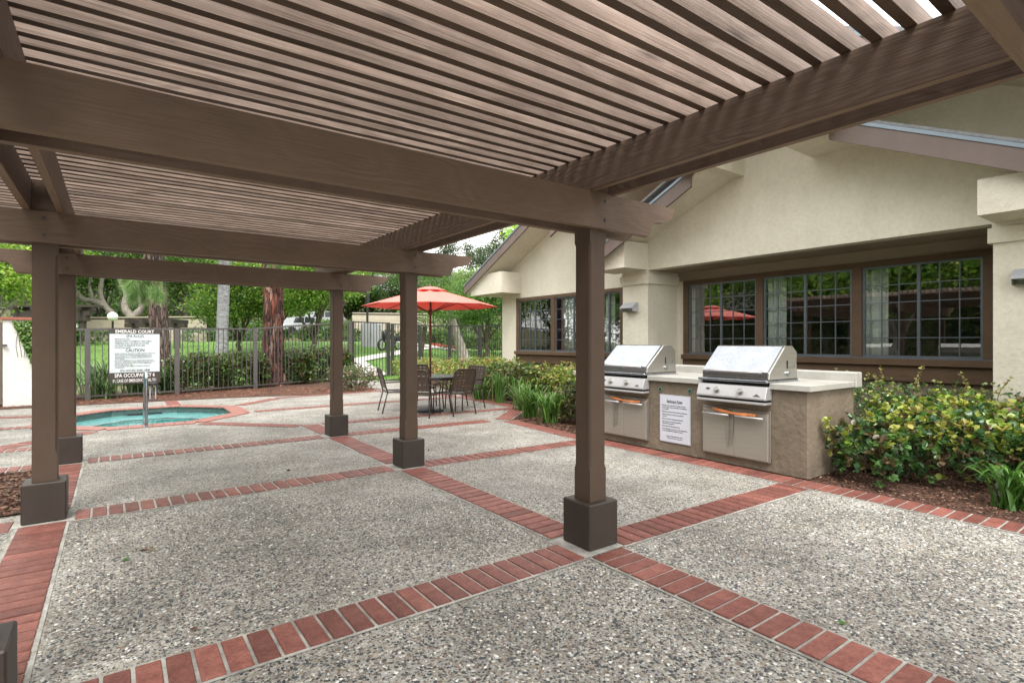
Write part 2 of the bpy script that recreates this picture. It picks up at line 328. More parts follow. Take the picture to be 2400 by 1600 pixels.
M['coping'] = mat('spa_coping_brick', (.25,.1,.08), (.33,.145,.115), rough=.5, scale=9, rand=.1, bump=.001, bscale=70)
M['plaster'] = mat('teal_spa_plaster', (.22,.62,.62), (.27,.7,.7), rough=.7, scale=3)
M['plasterl'] = mat('pale_spa_bench_plaster', (.5,.78,.78), (.56,.84,.84), rough=.7, scale=3)
M['tile'] = mat('dark_green_waterline_tile', (.05,.09,.085), (.1,.15,.14), rough=.2, scale=14)
M['sling'] = mat('brown_vinyl_strap', (.07,.048,.038), (.085,.06,.047), rough=.4, rand=.05)
M['tube'] = mat('dark_bronze_tube', (.045,.034,.028), rough=.35, spec=.5)
M['tabletop'] = mat('dark_grey_table_top', (.05,.052,.058), rough=.22)
M['canopy'] = mat('coral_umbrella_fabric', (.86,.26,.21), (.9,.3,.25), rough=.85, scale=4, bump=.001, bscale=40)
_m = M['canopy']; _t = _m.node_tree; _p = [n for n in _t.nodes if n.type == 'BSDF_PRINCIPLED'][0]; _o = [n for n in _t.nodes if n.type == 'OUTPUT_MATERIAL'][0]
_tr = _t.nodes.new('ShaderNodeBsdfTranslucent'); _tr.inputs[0].default_value = (.9, .12, .08, 1); _ms = _t.nodes.new('ShaderNodeMixShader'); _ms.inputs[0].default_value = .3
_t.links.new(_p.outputs[0], _ms.inputs[1]); _t.links.new(_tr.outputs[0], _ms.inputs[2]); _t.links.new(_ms.outputs[0], _o.inputs[0])
M['polew'] = mat('reddish_wood_pole', (.09,.03,.022), (.13,.045,.03), rough=.4, stretch=(1,1,.1), scale=20)
M['orange'] = mat('orange_wood_handle', (.5,.15,.04), (.62,.22,.07), rough=.45, scale=9, stretch=(1,.1,1))
M['chain'] = mat('dark_chain', (.25,.23,.2), rough=.4, metal=.7)
M['green'] = mat('green_valve_ring', (.1,.22,.16), rough=.5)
M['leaf'] = leaf_mat('foliage'); M['leafg'] = leaf_mat('glossy_foliage', rough=.3, trans=.25, spec=.5)
M['bark_grey'] = mat('grey_bark', (.19,.17,.145), (.34,.31,.265), rough=.95, scale=5, bump=.03, bscale=14, fine=.15)
M['bark_pale'] = mat('pale_grey_trunk', (.16,.16,.17), (.33,.33,.345), rough=.9, scale=7, bump=.02, bscale=9, stretch=(1,1,2.2), fine=.25)
M['bark_dark'] = mat('dark_bark', (.07,.055,.04), (.13,.1,.075), rough=.95, scale=8, bump=.03, bscale=20)
M['siding'] = mat('cream_siding', (.42,.37,.29), (.48,.43,.34), rough=.8, scale=2)
M['capb'] = mat('brown_cap_rail', (.05,.038,.032), rough=.7)
M['cap'] = mat('terracotta_cap', (.3,.1,.06), (.36,.13,.08), rough=.7)
M['lampw'] = mat('white_globe', (.88,.87,.85), rough=.7, spec=.1)
M['wallw'] = mat('white_garden_wall_stucco', (.74,.73,.69), (.8,.79,.76), rough=.85, scale=2, bump=.01, bscale=16)
M['black'] = mat('black_paint', (.015,.015,.016), rough=.45)
M['cabinet'] = mat('pale_grey_cabinet', (.36,.37,.4), (.42,.43,.46), rough=.6, scale=3)
M['carw'] = mat('silver_car_paint', (.5,.52,.54), rough=.25, metal=.3)
M['card'] = mat('dark_car_glass', (.03,.04,.045), rough=.08)
M['rubber'] = mat('black_rubber', (.02,.02,.02), rough=.8)
M['redp'] = mat('red_kerb_paint', (.6,.06,.05), rough=.6)
M['bluep'] = mat('blue_marking_paint', (.12,.2,.5), rough=.6)
M['cone'] = mat('orange_pine_cone', (.5,.1,.05), (.6,.2,.08), rough=.8, scale=20)

def bark_pine(name='red_pine_bark', k=1., g=0.):
    m, t, p, out = new_mat(name); p.inputs['Roughness'].default_value = .75
    co = N(t, 'ShaderNodeTexCoord'); mp = N(t, 'ShaderNodeMapping'); mp.inputs['Scale'].default_value = (1.2, 1.2, .2); t.links.new(co.outputs['Object'], mp.inputs['Vector'])
    ns = N(t, 'ShaderNodeTexNoise', Scale=6., Detail=3.); t.links.new(mp.outputs[0], ns.inputs['Vector'])
    mxv = N(t, 'ShaderNodeMix', data_type='VECTOR'); mxv.inputs[0].default_value = .12; t.links.new(mp.outputs[0], mxv.inputs[4]); t.links.new(ns.outputs['Color'], mxv.inputs[5])
    v = N(t, 'ShaderNodeTexVoronoi', Scale=12., feature='DISTANCE_TO_EDGE'); t.links.new(mxv.outputs[1], v.inputs['Vector'])
    vc = N(t, 'ShaderNodeTexVoronoi', Scale=12.); t.links.new(mxv.outputs[1], vc.inputs['Vector'])
    c = N(t, 'ShaderNodeValToRGB'); el = c.color_ramp.elements; el[0].position = .0; el[0].color = (.05,.018,.012,1); el[1].position = 1; el[1].color = (.3,.19,.14,1)
    for q, cc in ((.35,(.08,.03,.02)),(.6,(.2,.055,.032)),(.85,(.13,.055,.038))): e = el.new(q); e.color = (*cc, 1)
    s = N(t, 'ShaderNodeSeparateColor'); t.links.new(vc.outputs['Color'], s.inputs[0]); t.links.new(s.outputs[0], c.inputs[0])
    r = N(t, 'ShaderNodeMapRange'); r.inputs['From Max'].default_value = .12; r.inputs['To Min'].default_value = .25; t.links.new(v.outputs['Distance'], r.inputs['Value'])
    hs = N(t, 'ShaderNodeHueSaturation'); hs.inputs['Saturation'].default_value = k; t.links.new(r.outputs[0], hs.inputs['Value']); t.links.new(c.outputs[0], hs.inputs['Color']); t.links.new(hs.outputs[0], p.inputs['Base Color'])
    bp = N(t, 'ShaderNodeBump', Strength=1.); bp.inputs['Distance'].default_value = .05; t.links.new(r.outputs[0], bp.inputs['Height']); t.links.new(bp.outputs[0], p.inputs['Normal'])
    return m
M['bark_pine'] = bark_pine(); M['bark_pine2'] = bark_pine('brown_pine_bark', .55)

def water_mat():
    m, t, p, out = new_mat('spa_water'); t.nodes.remove(p)
    g = N(t, 'ShaderNodeBsdfGlass'); g.inputs['IOR'].default_value = 1.33; g.inputs['Roughness'].default_value = 0; g.inputs['Color'].default_value = (.86,.97,.97,1)
    ns = N(t, 'ShaderNodeTexNoise', Scale=4., Detail=2.); bp = N(t, 'ShaderNodeBump', Strength=.2); bp.inputs['Distance'].default_value = .01
    co = N(t, 'ShaderNodeTexCoord'); t.links.new(co.outputs['Object'], ns.inputs['Vector']); t.links.new(ns.outputs['Fac'], bp.inputs['Height']); t.links.new(bp.outputs[0], g.inputs['Normal'])
    t.links.new(g.outputs[0], out.inputs[0]); return m
M['water'] = water_mat()

# ------------------------------------------------------------------ terrain
def smooth(a, b, x):
    t = np.clip((x - a) / (b - a), 0, 1); return t * t * (3 - 2 * t)
def ground_z(x, y):
    x = np.asarray(x, float); y = np.asarray(y, float)
    d = FX * x + FY * y; u = FY * x - FX * y
    left = smooth(-1, -9, u)
    z = smooth(18.5, 36, d) * (.75 + .65 * left)
    z = z + np.clip(d - 41, 0, None) * .2 * smooth(41, 50, d)
    z = z + (np.sin(x * .21) + np.cos(y * .17 + x * .1)) * .5 * smooth(44, 60, d)
    return np.minimum(z, 16 + 2 * np.sin(x * .05))
def gz(x, y): return float(ground_z(x, y))

# spa octagon
SX, SY, SA = .5, 12.3, 1.37
def octa(a): 
    r = a / math.cos(pi / 8); return [(SX + r * math.cos(pi/8 + k*pi/4), SY + r * math.sin(pi/8 + k*pi/4)) for k in range(8)]
def hill_mat():
    m = mat('planted_hillside', (.075,.12,.03), (.16,.12,.075), rough=.95, scale=.22, detail=8, bump=.12, bscale=3., fine=.25); return m
M['hill'] = hill_mat()
def terrain():
    xs = np.concatenate([np.arange(-90, -12, 4), np.arange(-12, 30, 1.), np.arange(30, 150, 4)])
    ys = np.concatenate([np.arange(-60, -8, 4), np.arange(-8, 45, 1.), np.arange(45, 190, 4)])
    X, Y = np.meshgrid(xs, ys, indexing='ij'); Z = ground_z(X, Y) - .03
    Z[(X > -9) & (X < 6) & (Y > -8) & (Y < 14.5)] = -1.6
    V = np.stack([X, Y, Z], -1).reshape(-1, 3); ny = len(ys); F = []
    i, j = np.meshgrid(np.arange(len(xs)-1), np.arange(ny-1), indexing='ij'); i = i.ravel(); j = j.ravel()
    F = np.stack([i*ny+j, (i+1)*ny+j, (i+1)*ny+j+1, i*ny+j+1], -1)
    o = np_mesh('ground', V, F, M['hill'], smooth=True); tag(o, 'brown earth ground rising to a planted hillside', kind='structure')
terrain()
def sheet(name, pts, m, label, z=None, dz=0, cuts=0, kind='structure'):
    "flat or terrain-following polygon sheet"
    bm = bmesh.new(); vs = [bm.verts.new((x, y, 0)) for x, y in pts]; f = bm.faces.new(vs)
    bmesh.ops.triangulate(bm, faces=[f])
    for _ in range(cuts): bmesh.ops.subdivide_edges(bm, edges=[e for e in bm.edges if e.calc_length() > 1.0], cuts=1, use_grid_fill=True); bmesh.ops.triangulate(bm, faces=bm.faces)
    for v in bm.verts: v.co.z = (gz(v.co.x, v.co.y) if z is None else z) + dz
    bmesh.ops.recalc_face_normals(bm, faces=bm.faces)
    if sum(f.normal.z for f in bm.faces) < 0: bmesh.ops.reverse_faces(bm, faces=bm.faces)
    me = bpy.data.meshes.new(name); bm.to_mesh(me); bm.free(); me.materials.append(m)
    o = bpy.data.objects.new(name, me); COL.objects.link(o); tag(o, label, kind=kind); return o
def grid_sheet(name, inside, x0, x1, y0, y1, st, m, label, dz):
    xs = np.arange(x0, x1 + st, st); ys = np.arange(y0, y1 + st, st); X, Y = np.meshgrid(xs, ys, indexing='ij')
    Z = ground_z(X, Y) + dz; ny = len(ys)
    V = np.stack([X, Y, Z], -1).reshape(-1, 3)
    i, j = np.meshgrid(np.arange(len(xs)-1), np.arange(ny-1), indexing='ij'); i = i.ravel(); j = j.ravel()
    cx = xs[i] + st/2; cy = ys[j] + st/2; keep = np.array([inside(a, b) for a, b in zip(cx, cy)]); i = i[keep]; j = j[keep]
    F = np.stack([i*ny+j, (i+1)*ny+j, (i+1)*ny+j+1, i*ny+j+1], -1)
    used, inv = np.unique(F, return_inverse=True)
    o = np_mesh(name, V[used], inv.reshape(F.shape), m, smooth=True); tag(o, label, kind='structure'); return o
def du(x, y): return FX * x + FY * y, FY * x - FX * y
def lawn_in(x, y):
    d, u = du(x, y); px = 1200 + 1274 * u / d if d > 1 else -9
    if d < 17.6 or d > 37 + (0 if u < -9 else 2): return False
    return y > 15.3 and px < 1250 and (d > 19.5 or px < 760) and px > -500
grid_sheet('lawn', lawn_in, -32, 34, 14, 52, .4, M['grass'], 'bright green mown lawn beyond the fence', .0)

# ------------------------------------------------------------------ patio (pebble concrete with brick bands)
patio_pts = [(-8,-7),(5.62,-7),(5.62,6.2),(5.80,7.93),(7.1,9.19),(7.22,12.0),(8.2,15.5),(9.2,20.6),(7.0,20.6),(6.1,17.2),(5.75,14.85),(4.93,14.6),(4.5,14.47),(2.59,14.95),(1.05,15.12),(-8,15.3)]
def patio():
    bm = bmesh.new()
    vs = [bm.verts.new((x, y, 0)) for x, y in patio_pts]; es = [bm.edges.new((vs[i], vs[(i+1)%len(vs)])) for i in range(len(vs))]
    ov = [bm.verts.new((x, y, 0)) for x, y in octa(SA)]; es += [bm.edges.new((ov[i], ov[(i+1)%8])) for i in range(8)]
    bmesh.ops.triangle_fill(bm, use_beauty=True, edges=es)
    bm.faces.ensure_lookup_table()
    # drop any faces filling the octagon
    for f in list(bm.faces):
        c = f.calc_center_median()
        if math.hypot(c.x - SX, c.y - SY) < SA * .9 and all(math.hypot(v.co.x-SX, v.co.y-SY) < SA*1.12 for v in f.verts): bm.faces.remove(f)
    for f in bm.faces:
        if f.normal.z < 0: f.normal_flip()
    r = bmesh.ops.extrude_edge_only(bm, edges=[e for e in bm.edges if len(e.link_faces) == 1])
    for v in [g for g in r['geom'] if isinstance(g, bmesh.types.BMVert)]: v.co.z = -.12
    me = bpy.data.meshes.new('patio'); bm.to_mesh(me); bm.free(); me.materials.append(M['agg'])
    o = bpy.data.objects.new('patio', me); COL.objects.link(o)
    return tag(o, 'exposed pebble concrete patio divided by red brick bands', kind='structure')
PATIO = patio()
bricks = []     # (x, y, rz, length, width)
joints = MB()
BH = .012
def band(p0, p1, wd=.3, pitch=.1085, edge=.021):
    "row of crosswise bricks from p0 to p1 (centre line) over a cement bed with pale edge lines"
    a = Vector(p0); b = Vector(p1); L = (b - a).length; t = (b - a) / L; n = Vector((-t.y, t.x)); k = max(1, round(L / pitch)); st = L / k
    h = wd / 2
    q = [a + n*h, a - n*h, b - n*h, b + n*h]
    joints.add([(p.x, p.y, .004) for p in q], [(0, 1, 2, 3)])
    for i in range(k):
        c = a + t * (i + .5) * st
        bricks.append((c.x, c.y, math.atan2(t.y, t.x) + random.uniform(-.008, .008), st - .0165, wd - 2 * edge + random.uniform(-.004, .004)))
# posts line up at (XL,XR) x rows
XL, XR = -.445, 2.675
ROWS = [.265, 2.74, 5.645, 8.12]
S1a, S1b = 2.47, 2.79
def sq(x, y, s=.19): joints.add([(x-s, y-s, .0045), (x+s, y-s, .0045), (x+s, y+s, .0045), (x-s, y+s, .0045)], [(0,1,2,3)])
c1 = (S1a + S1b) / 2; c0 = XL + .0
for k in range(3):
    for X in (c1, c0):
        band((X, ROWS[k] + .2), (X, ROWS[k+1] - .2), .32)
band((c1, ROWS[0] - .2), (c1, -3), .32); band((c0, ROWS[0] - .2), (c0, -3), .32)
band((c1, ROWS[3] + .2), (c1, 9.35), .32)
for k in range(4):
    band((c0 + .18, ROWS[k] - .05), (c1 - .18, ROWS[k] - .05 + (0.03 if k == 2 else 0)), .32)
    if k: band((c1 + .18, ROWS[k] - .05), (5.29, ROWS[k] - .05 - (.06 if k < 3 else .1)), .31)
    band((c0 - .18, ROWS[k] - .12), (-4.5, ROWS[k] - .12), .31)
for X in (c0, c1):
    for r in ROWS: sq(X, r)
band((5.465, -3), (5.455, 6.15), .31)
band((5.47, 6.2), (5.6, 7.75), .31)
band((5.62, 7.97), (6.85, 9.1), .33); band((6.92, 9.32), (7.02, 12.0), .33)
band((c1+.2, 9.32), (6.78, 9.17), .27); band((2.25, 11.8), (6.85, 11.92), .3); band((7.02, 12.15), (5.95, 14.6), .3)
band((2.2, 13.1), (3.15, 14.1), .3); band((3.2, 14.28), (5.8, 14.55), .26); band((5.85, 14.7), (6.3, 17.2), .28)
band((1.05, 14.0), (1.05, 15.05), .3); band((1.2, 10.6), (2.45, 9.32), .3)
band((-.3, 10.6), (-1.6, 9.3), .3); band((-1.1, 11.8), (-5, 11.9), .3); band((-.95, 13.3), (-5, 14.7), .3); band((-.7, 8.0+1.4), (-5, 9.5), .28)
jo = joints.build('cement_joints', M['joint'], PATIO); 
# brick meshes
bm_src = MB().box((-.5,-.5,0), (.5,.5,BH)).build('brick', M['brick'], bevel=.0)
bricks.sort(key=lambda b: (FX*b[0]+FY*b[1]))
vis = []
for b in bricks:
    d, u = du(b[0], b[1]); 
    vis.append((0 if (d > 1.2 and abs(u) < .97 * d + .3 and not (b[0] > 5.7 and b[1] < 6)) else 1, d, b))
vis.sort(key=lambda q: (q[0], q[1]))
me_b = bm_src.data; bpy.data.objects.remove(bm_src)
def brick_box(x, y, rz, l, wd, mb):
    c, s = math.cos(rz), math.sin(rz); P = []
    for ins, z in ((0, .002), (0, BH-.003), (.003, BH)):
        for sx, sy in ((-1,-1),(1,-1),(1,1),(-1,1)):
            px, py = sx*(l/2-ins), sy*(wd/2-ins); P.append((x+px*c-py*s, y+px*s+py*c, z))
    mb.add(P, [(0,1,5,4),(1,2,6,5),(2,3,7,6),(3,0,4,7),(4,5,9,8),(5,6,10,9),(6,7,11,10),(7,4,8,11),(8,9,10,11)])
far = MB(); bcache = {}
for i, (_, d, b) in enumerate(vis):
    if i < 300:
        key = (round(b[3], 3), round(b[4], 2))
        if key not in bcache:
            mb = MB(); brick_box(0, 0, 0, b[3], b[4], mb); me = mb.mesh('brick'); me.materials.append(M['brick']); bcache[key] = me
        inst('brick', bcache[key], PATIO, (b[0], b[1], random.uniform(-.001, .0015)), b[2])
    else: brick_box(*b, far)
fo = far.build('brick_edging', M['brick'], PATIO); fo['kind'] = 'stuff'

# pebbles standing proud in the nearest panels
def pebbles():
    n = 52000; d = 1.3 + (RNG.random(n) ** .9) * 3.6; u = (RNG.random(n) * 2 - 1) * .98 * d
    X = FX*d + FY*u; Y = FY*d - FX*u
    ok = (X < 5.27) & (X > -4)
    for b in range(4):
        ok &= ~((np.abs(Y - ROWS[b] + .05) < .22))
    ok &= (np.abs(X - c1) > .19) & (np.abs(X - c0) > .2)
    X = X[ok]; Y = Y[ok]; n = len(X)
    k = 6; ang = np.arange(k) * 2*pi/k
    a = RNG.uniform(.005, .012, n); b = a * RNG.uniform(.5, .95, n); th = RNG.random(n) * pi; h = a * RNG.uniform(.18, .4, n)
    cx = np.cos(ang); sx = np.sin(ang); V = np.zeros((n, 2*k+1, 3))
    for ring, (s, zz) in enumerate(((1, 0.), (.72, .75))):
        lx = a[:, None]*s*cx; ly = b[:, None]*s*sx
        V[:, ring*k:(ring+1)*k, 0] = X[:, None] + lx*np.cos(th)[:, None] - ly*np.sin(th)[:, None]
        V[:, ring*k:(ring+1)*k, 1] = Y[:, None] + lx*np.sin(th)[:, None] + ly*np.cos(th)[:, None]
        V[:, ring*k:(ring+1)*k, 2] = h[:, None]*zz - .0003
    V[:, 2*k, 0] = X; V[:, 2*k, 1] = Y; V[:, 2*k, 2] = h
    F = []
    for j in range(k):
        F.append((j, (j+1) % k, k + (j+1) % k)); F.append((j, k + (j+1) % k, k + j)); F.append((k + j, k + (j+1) % k, 2*k))
    F = (np.array(F)[None] + (np.arange(n) * (2*k+1))[:, None, None]).reshape(-1, 3)
    pal = np.array([(.04,.045,.05),(.09,.09,.09),(.2,.2,.19),(.26,.22,.17),(.36,.34,.3),(.5,.49,.45),(.16,.12,.09),(.7,.69,.66),(.3,.29,.28),(.24,.15,.1)])
    c = pal[RNG.choice(len(pal), n, p=[.27,.14,.1,.1,.1,.09,.07,.05,.06,.02])] * RNG.uniform(.85, 1.15, (n, 1))
    C = np.ones((n, 2*k+1, 4)); C[..., :3] = c[:, None]
    m, t, p, out = new_mat('pebble_stone'); va = N(t, 'ShaderNodeVertexColor', layer_name='Col'); t.links.new(va.outputs[0], p.inputs['Base Color']); p.inputs['Roughness'].default_value = .5
    o = np_mesh('pebbles', V.reshape(-1, 3), F, m, None, C.reshape(-1, 4), smooth=True); tag(o, 'small rounded pebbles standing proud of the patio concrete', 'pebbles', kind='stuff')
pebbles()

# ------------------------------------------------------------------ spa
def spa():
    r = empty('spa', (SX, SY, 0), 'octagonal in-ground spa with brick coping and teal water', 'spa')
    oc = octa(SA); wall = MB()
    def ring(a0, a1, z0, z1, mb):
        A = octa(a0); B = octa(a1); n = len(mb.v)
        mb.v += [(x, y, z0) for x, y in A] + [(x, y, z1) for x, y in B]; mb.f += [(n+i, n+(i+1)%8, n+8+(i+1)%8, n+8+i) for i in range(8)]
    t = MB(); ring(SA-.01, SA-.01, -.02, -.17, t); t.build('waterline_tile', M['tile'], r)
    b = MB(); ring(SA-.01, SA-.01, -.17, -.45, b); ring(SA-.01, SA-.5, -.45, -.45, b); b.build('bench', M['plasterl'], r)
    e = MB(); ring(SA-.5, SA-.54, -.449, -.5, e); e.build('bench_edge_strip', M['tile'], r)
    f = MB(); ring(SA-.54, SA-.56, -.5, -.95, f); A = octa(SA-.56); n = len(f.v); f.v += [(x, y, -.95) for x, y in A]; f.f.append(tuple(range(n, n+8))); f.build('basin', M['plaster'], r)
    MB().lathe([(.12,0),(.13,.02),(.1,.04)], (SX-.1, SY-.3, -.95), 16).build('drain_cover', M['tile'], r)
    s = MB().box((SX-.3, SY+SA-.03, -.19), (SX+.3, SY+SA-.012, -.09)); s.build('skimmer_opening', M['dark'], r)
    for i in range(8):
        p = Vector(octa(SA + .13)[i]); q = Vector(octa(SA + .13)[(i+1) % 8]); L = (q-p).length; k = 8; st = L / k; tt = (q-p)/L; an = math.atan2(tt.y, tt.x)
        for j in range(k):
            c = p + tt * (j + .5) * st; ww = .3; l = st - .012; mb = MB()
            prof = [(-ww/2, .02), (-ww/2 , .004), (ww/2, .004), (ww/2+.01, -.05), (ww/2+.0, -.03)]
            sgn = 1
            pr = [(-.15, 0), (.15, 0), (.165, -.0), (.163, .012), (.15, .02), (.12, .023), (-.15, .013)]
            n0 = Vector((-tt.y, tt.x))      # inward for a counter-clockwise octagon
            vs = []
            for e2 in (-l/2, l/2):
                for a2, z2 in pr: P = c + tt*e2 + n0*a2; vs.append((P.x, P.y, z2 + .001))
            m2 = len(pr); mb.add(vs, [tuple(range(m2)), tuple(range(m2, 2*m2))[::-1]] + [(i2, m2+i2, m2+(i2+1)%m2, (i2+1)%m2) for i2 in range(m2)])
            mb.build('coping_brick', M['coping'], r)
    w = MB(); A = octa(SA-.012); w.add([(x, y, -.115) for x, y in A], [tuple(range(8))]); o = w.build('spa_water', M['water'], None); tag(o, 'still clear teal water in the spa', kind='structure')
spa()
def hand_rail():
    r = empty('spa_hand_rail', (.41, 10.69, 0), 'polished steel grab rail standing at the near edge of the spa', 'handrail')
    pts = [(.41, 10.69, -.0)] + [(.41, 10.69, z) for z in (.2, .5, .75)] + [(.41 - .0, 10.69 + .16 - .16*math.cos(a), .75 + .14*math.sin(a)) for a in np.linspace(.3, 1.6, 6)]
    pts += [(.41, 11.0, .87), (.41, 11.25, .7), (.41, 11.35, .4), (.41, 11.36, -.3)]
    MB().tube(pts, .024, 12).build('rail_tube', M['steelp'], r, smooth=True)
    MB().lathe([(.05,0),(.05,.012),(.03,.02)], (.41, 10.69, .0), 16).build('flange', M['steelp'], r)
hand_rail()

# ------------------------------------------------------------------ pergola
def pergola():
    P = empty('pergola', (1.115, 4.2, 0), 'brown timber pergola with slatted roof over the patio', 'pergola')
    hw = .076; ch = .012
    def post(x, y, top=2.4):
        mb = MB(); zs = [(0.3, 0), (.52, 0), (.545, ch), (2.06, ch), (2.085, 0), (top, 0)]
        vs = []; 
        for z, c in zs:
            h = hw
            for sx, sy in ((1,1),(-1,1),(-1,-1),(1,-1)):
                a = (x + sx*(h - (c if sx*sy > 0 else 0)) - 0, y + sy*(h - (0 if sx*sy > 0 else c)), z)
                b = (x + sx*(h - (0 if sx*sy > 0 else c)), y + sy*(h - (c if sx*sy > 0 else 0)), z)
                vs += [a, b] if True else []
        n = 8; fs = [tuple(range(8))[::-1], tuple(range(len(vs)-8, len(vs)))]
        # order corners around
        out = []
        for r_ in range(len(zs)):
            q = vs[r_*8:(r_+1)*8]; q = sorted(q, key=lambda v: math.atan2(v[1]-y, v[0]-x) + (1e-6 * (v[0]-x))); out += q
        for r_ in range(len(zs)-1):
            for j in range(8): fs.append((r_*8+j, r_*8+(j+1)%8, (r_+1)*8+(j+1)%8, (r_+1)*8+j))
        po = MB().add(out, fs).build('post', M['post'], P)
        MB().box((x-.135, y-.135, .006), (x+.135, y+.135, .31)).build('post_base', M['base'], po, bevel=.008)
        return po
    for y in ROWS:
        for x in (XL, XR): post(x, y)
    T = .05; Z0, Z1 = 2.165, 2.405
    def end_profile(x0, x1, z0, z1, k=.26):
        "beam with ogee tails at both ends (x,z polygon)"
        H = z1 - z0
        def tail(x, s):
            return [(x - s*.29, z0), (x - s*.285, z0+.03*H/.24), (x - s*.27, z0+.075), (x - s*.235, z0+.105), (x - s*.19, z0+.115),
                    (x - s*.13, z0+.12), (x - s*.07, z0+.14), (x - s*.03, z0+.175), (x - s*.005, z0+.225), (x, z1)]
        R_ = tail(x1, 1); L_ = tail(x0, -1)
        return R_ + L_[::-1]
    for i, y in enumerate(ROWS):
        ov = .74 if i else .74
        for s in (-1, 1):
            ya, yb = (y - hw - T, y - hw) if s < 0 else (y + hw, y + hw + T)
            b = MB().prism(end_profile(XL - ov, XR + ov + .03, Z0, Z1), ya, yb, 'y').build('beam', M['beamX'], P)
            for X in (XL, XR):
                for dz in (.06, .19):
                    MB().lathe([(.011,0),(.011,.008)], (0,0,0), 8).build('bolt', M['irond'], b, loc=(0,0,0)) if False else None
            if s < 0:
                for X in (XL + .0, XR + .02):
                    for dz in (.06, .19):
                        v = MB(); v.prism([(X + .011*math.cos(a), Z0 + dz + .011*math.sin(a)) for a in np.arange(8)*pi/4], ya - .007, ya + .001, 'y'); v.build('bolt', M['irond'], b)
    for x in (XL, XR):
        for s in (-1, 1):
            xa, xb = (x - hw - T, x - hw) if s < 0 else (x + hw, x + hw + T)
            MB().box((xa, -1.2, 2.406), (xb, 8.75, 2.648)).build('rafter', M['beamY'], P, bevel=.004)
        for y in ROWS:     # spacer blocks between the paired rafters
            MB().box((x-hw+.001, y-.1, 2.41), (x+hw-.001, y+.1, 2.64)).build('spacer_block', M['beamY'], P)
    # 2x slats on edge
    y = -1.0; k = 0
    ls = MB().box((-2.02, -.019, 0), (2.02, .019, .086)).mesh('slat'); ls.materials.append(M['slat'])
    ls2 = []
    for v in range(5):       # slightly crooked, rough-edged variants
        mb = MB(); n = 14; vs = []
        for i in range(n + 1):
            xx = -2.02 + 4.04 * i / n; wv = .003 * math.sin(i * .5 + v * 2) + random.uniform(-.0012, .0012); zz = random.uniform(-.0018, .001)
            vs += [(xx, -.0222+wv, zz), (xx, .0222+wv, zz), (xx, .0222+wv, .08), (xx, -.0222+wv, .086)]
        fs = [(0,1,2,3), (4*n+3, 4*n+2, 4*n+1, 4*n)]
        for i in range(n):
            for j in range(4): fs.append((4*i+j, 4*i+(j+1)%4, 4*i+4+(j+1)%4, 4*i+4+j))
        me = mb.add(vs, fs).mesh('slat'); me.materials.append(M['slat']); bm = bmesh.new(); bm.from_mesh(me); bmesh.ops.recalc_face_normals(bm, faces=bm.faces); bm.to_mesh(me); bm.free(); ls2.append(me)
    pl = P.location
    for k in range(81):
        yy = .808 + .1193 * (k - 15)
        if yy > 8.72: break
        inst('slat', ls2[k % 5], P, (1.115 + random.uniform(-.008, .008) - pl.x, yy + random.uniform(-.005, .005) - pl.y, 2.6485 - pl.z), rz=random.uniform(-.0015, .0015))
pergola()

# ------------------------------------------------------------------ clubhouse
CH = empty('clubhouse', (10, 6, 0), 'cream stucco clubhouse with brown trim, gables and gridded windows', 'building')
def wallbox(a, b, m='stucco', name='wall'): return MB().box(a, b).build(name, M[m], CH)
def wall_with_rake(x, pts, th, name='gable_wall', m='stucco'):
    return MB().prism(pts, x, x + th, 'x').build(name, M[m], CH)
XW = 9.9; ZS = 2.88; XF = 8.92
# main gable wall above the recess (plane X = 8.92), rises to the upper roof
peak_y = 4.5
def upper_z(y): return 5.97 - .48 * abs(y - peak_y)
wall_with_rake(XF, [(-4.5, ZS), (7.43, ZS), (8.15, ZS), (8.15, upper_z(8.15)), (peak_y, upper_z(peak_y)), (-1.2, upper_z(-1.2)), (-1.2, 3.3), (-4.5, 3.3)], .25)
# soffit of the recess, window wall below/above windows
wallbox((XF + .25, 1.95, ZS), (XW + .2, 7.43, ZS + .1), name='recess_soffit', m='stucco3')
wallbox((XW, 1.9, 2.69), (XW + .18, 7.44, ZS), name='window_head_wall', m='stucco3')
wallbox((XW, 7.26, 0), (XW + .18, 7.44, 2.69), name='window_side_wall')
wallbox((XW + .02, 1.9, 0), (XW + .18, 7.26, .8), 'stucco2', name='lower_wall')
# pillars with capitals
def pillar(y0, y1, capt, capb):
    wallbox((XF, y0, 0), (XW + .1, y1, capb), name='pillar')
    wallbox((XF - .045, y0 - .045, capb), (XW + .1, y1 + .045, capt), name='pillar_capital')
    wallbox((XF - .01, y0 - .01, capt), (XW + .1, y1 + .01, ZS), name='pillar_neck')
pillar(7.44, 8.13, 2.8, 2.6); pillar(.9, 1.955, 2.82, 2.63)
wallbox((XF+.03, -7, 0), (XF + .3, .9, ZS), name='wall')
# boxed eave returns of the lower gable
wallbox((8.2, 7.44, ZS), (XF, 8.35, 3.42), name='eave_return'); wallbox((8.2, .6, ZS), (XF, 1.94, 3.3), name='eave_return')
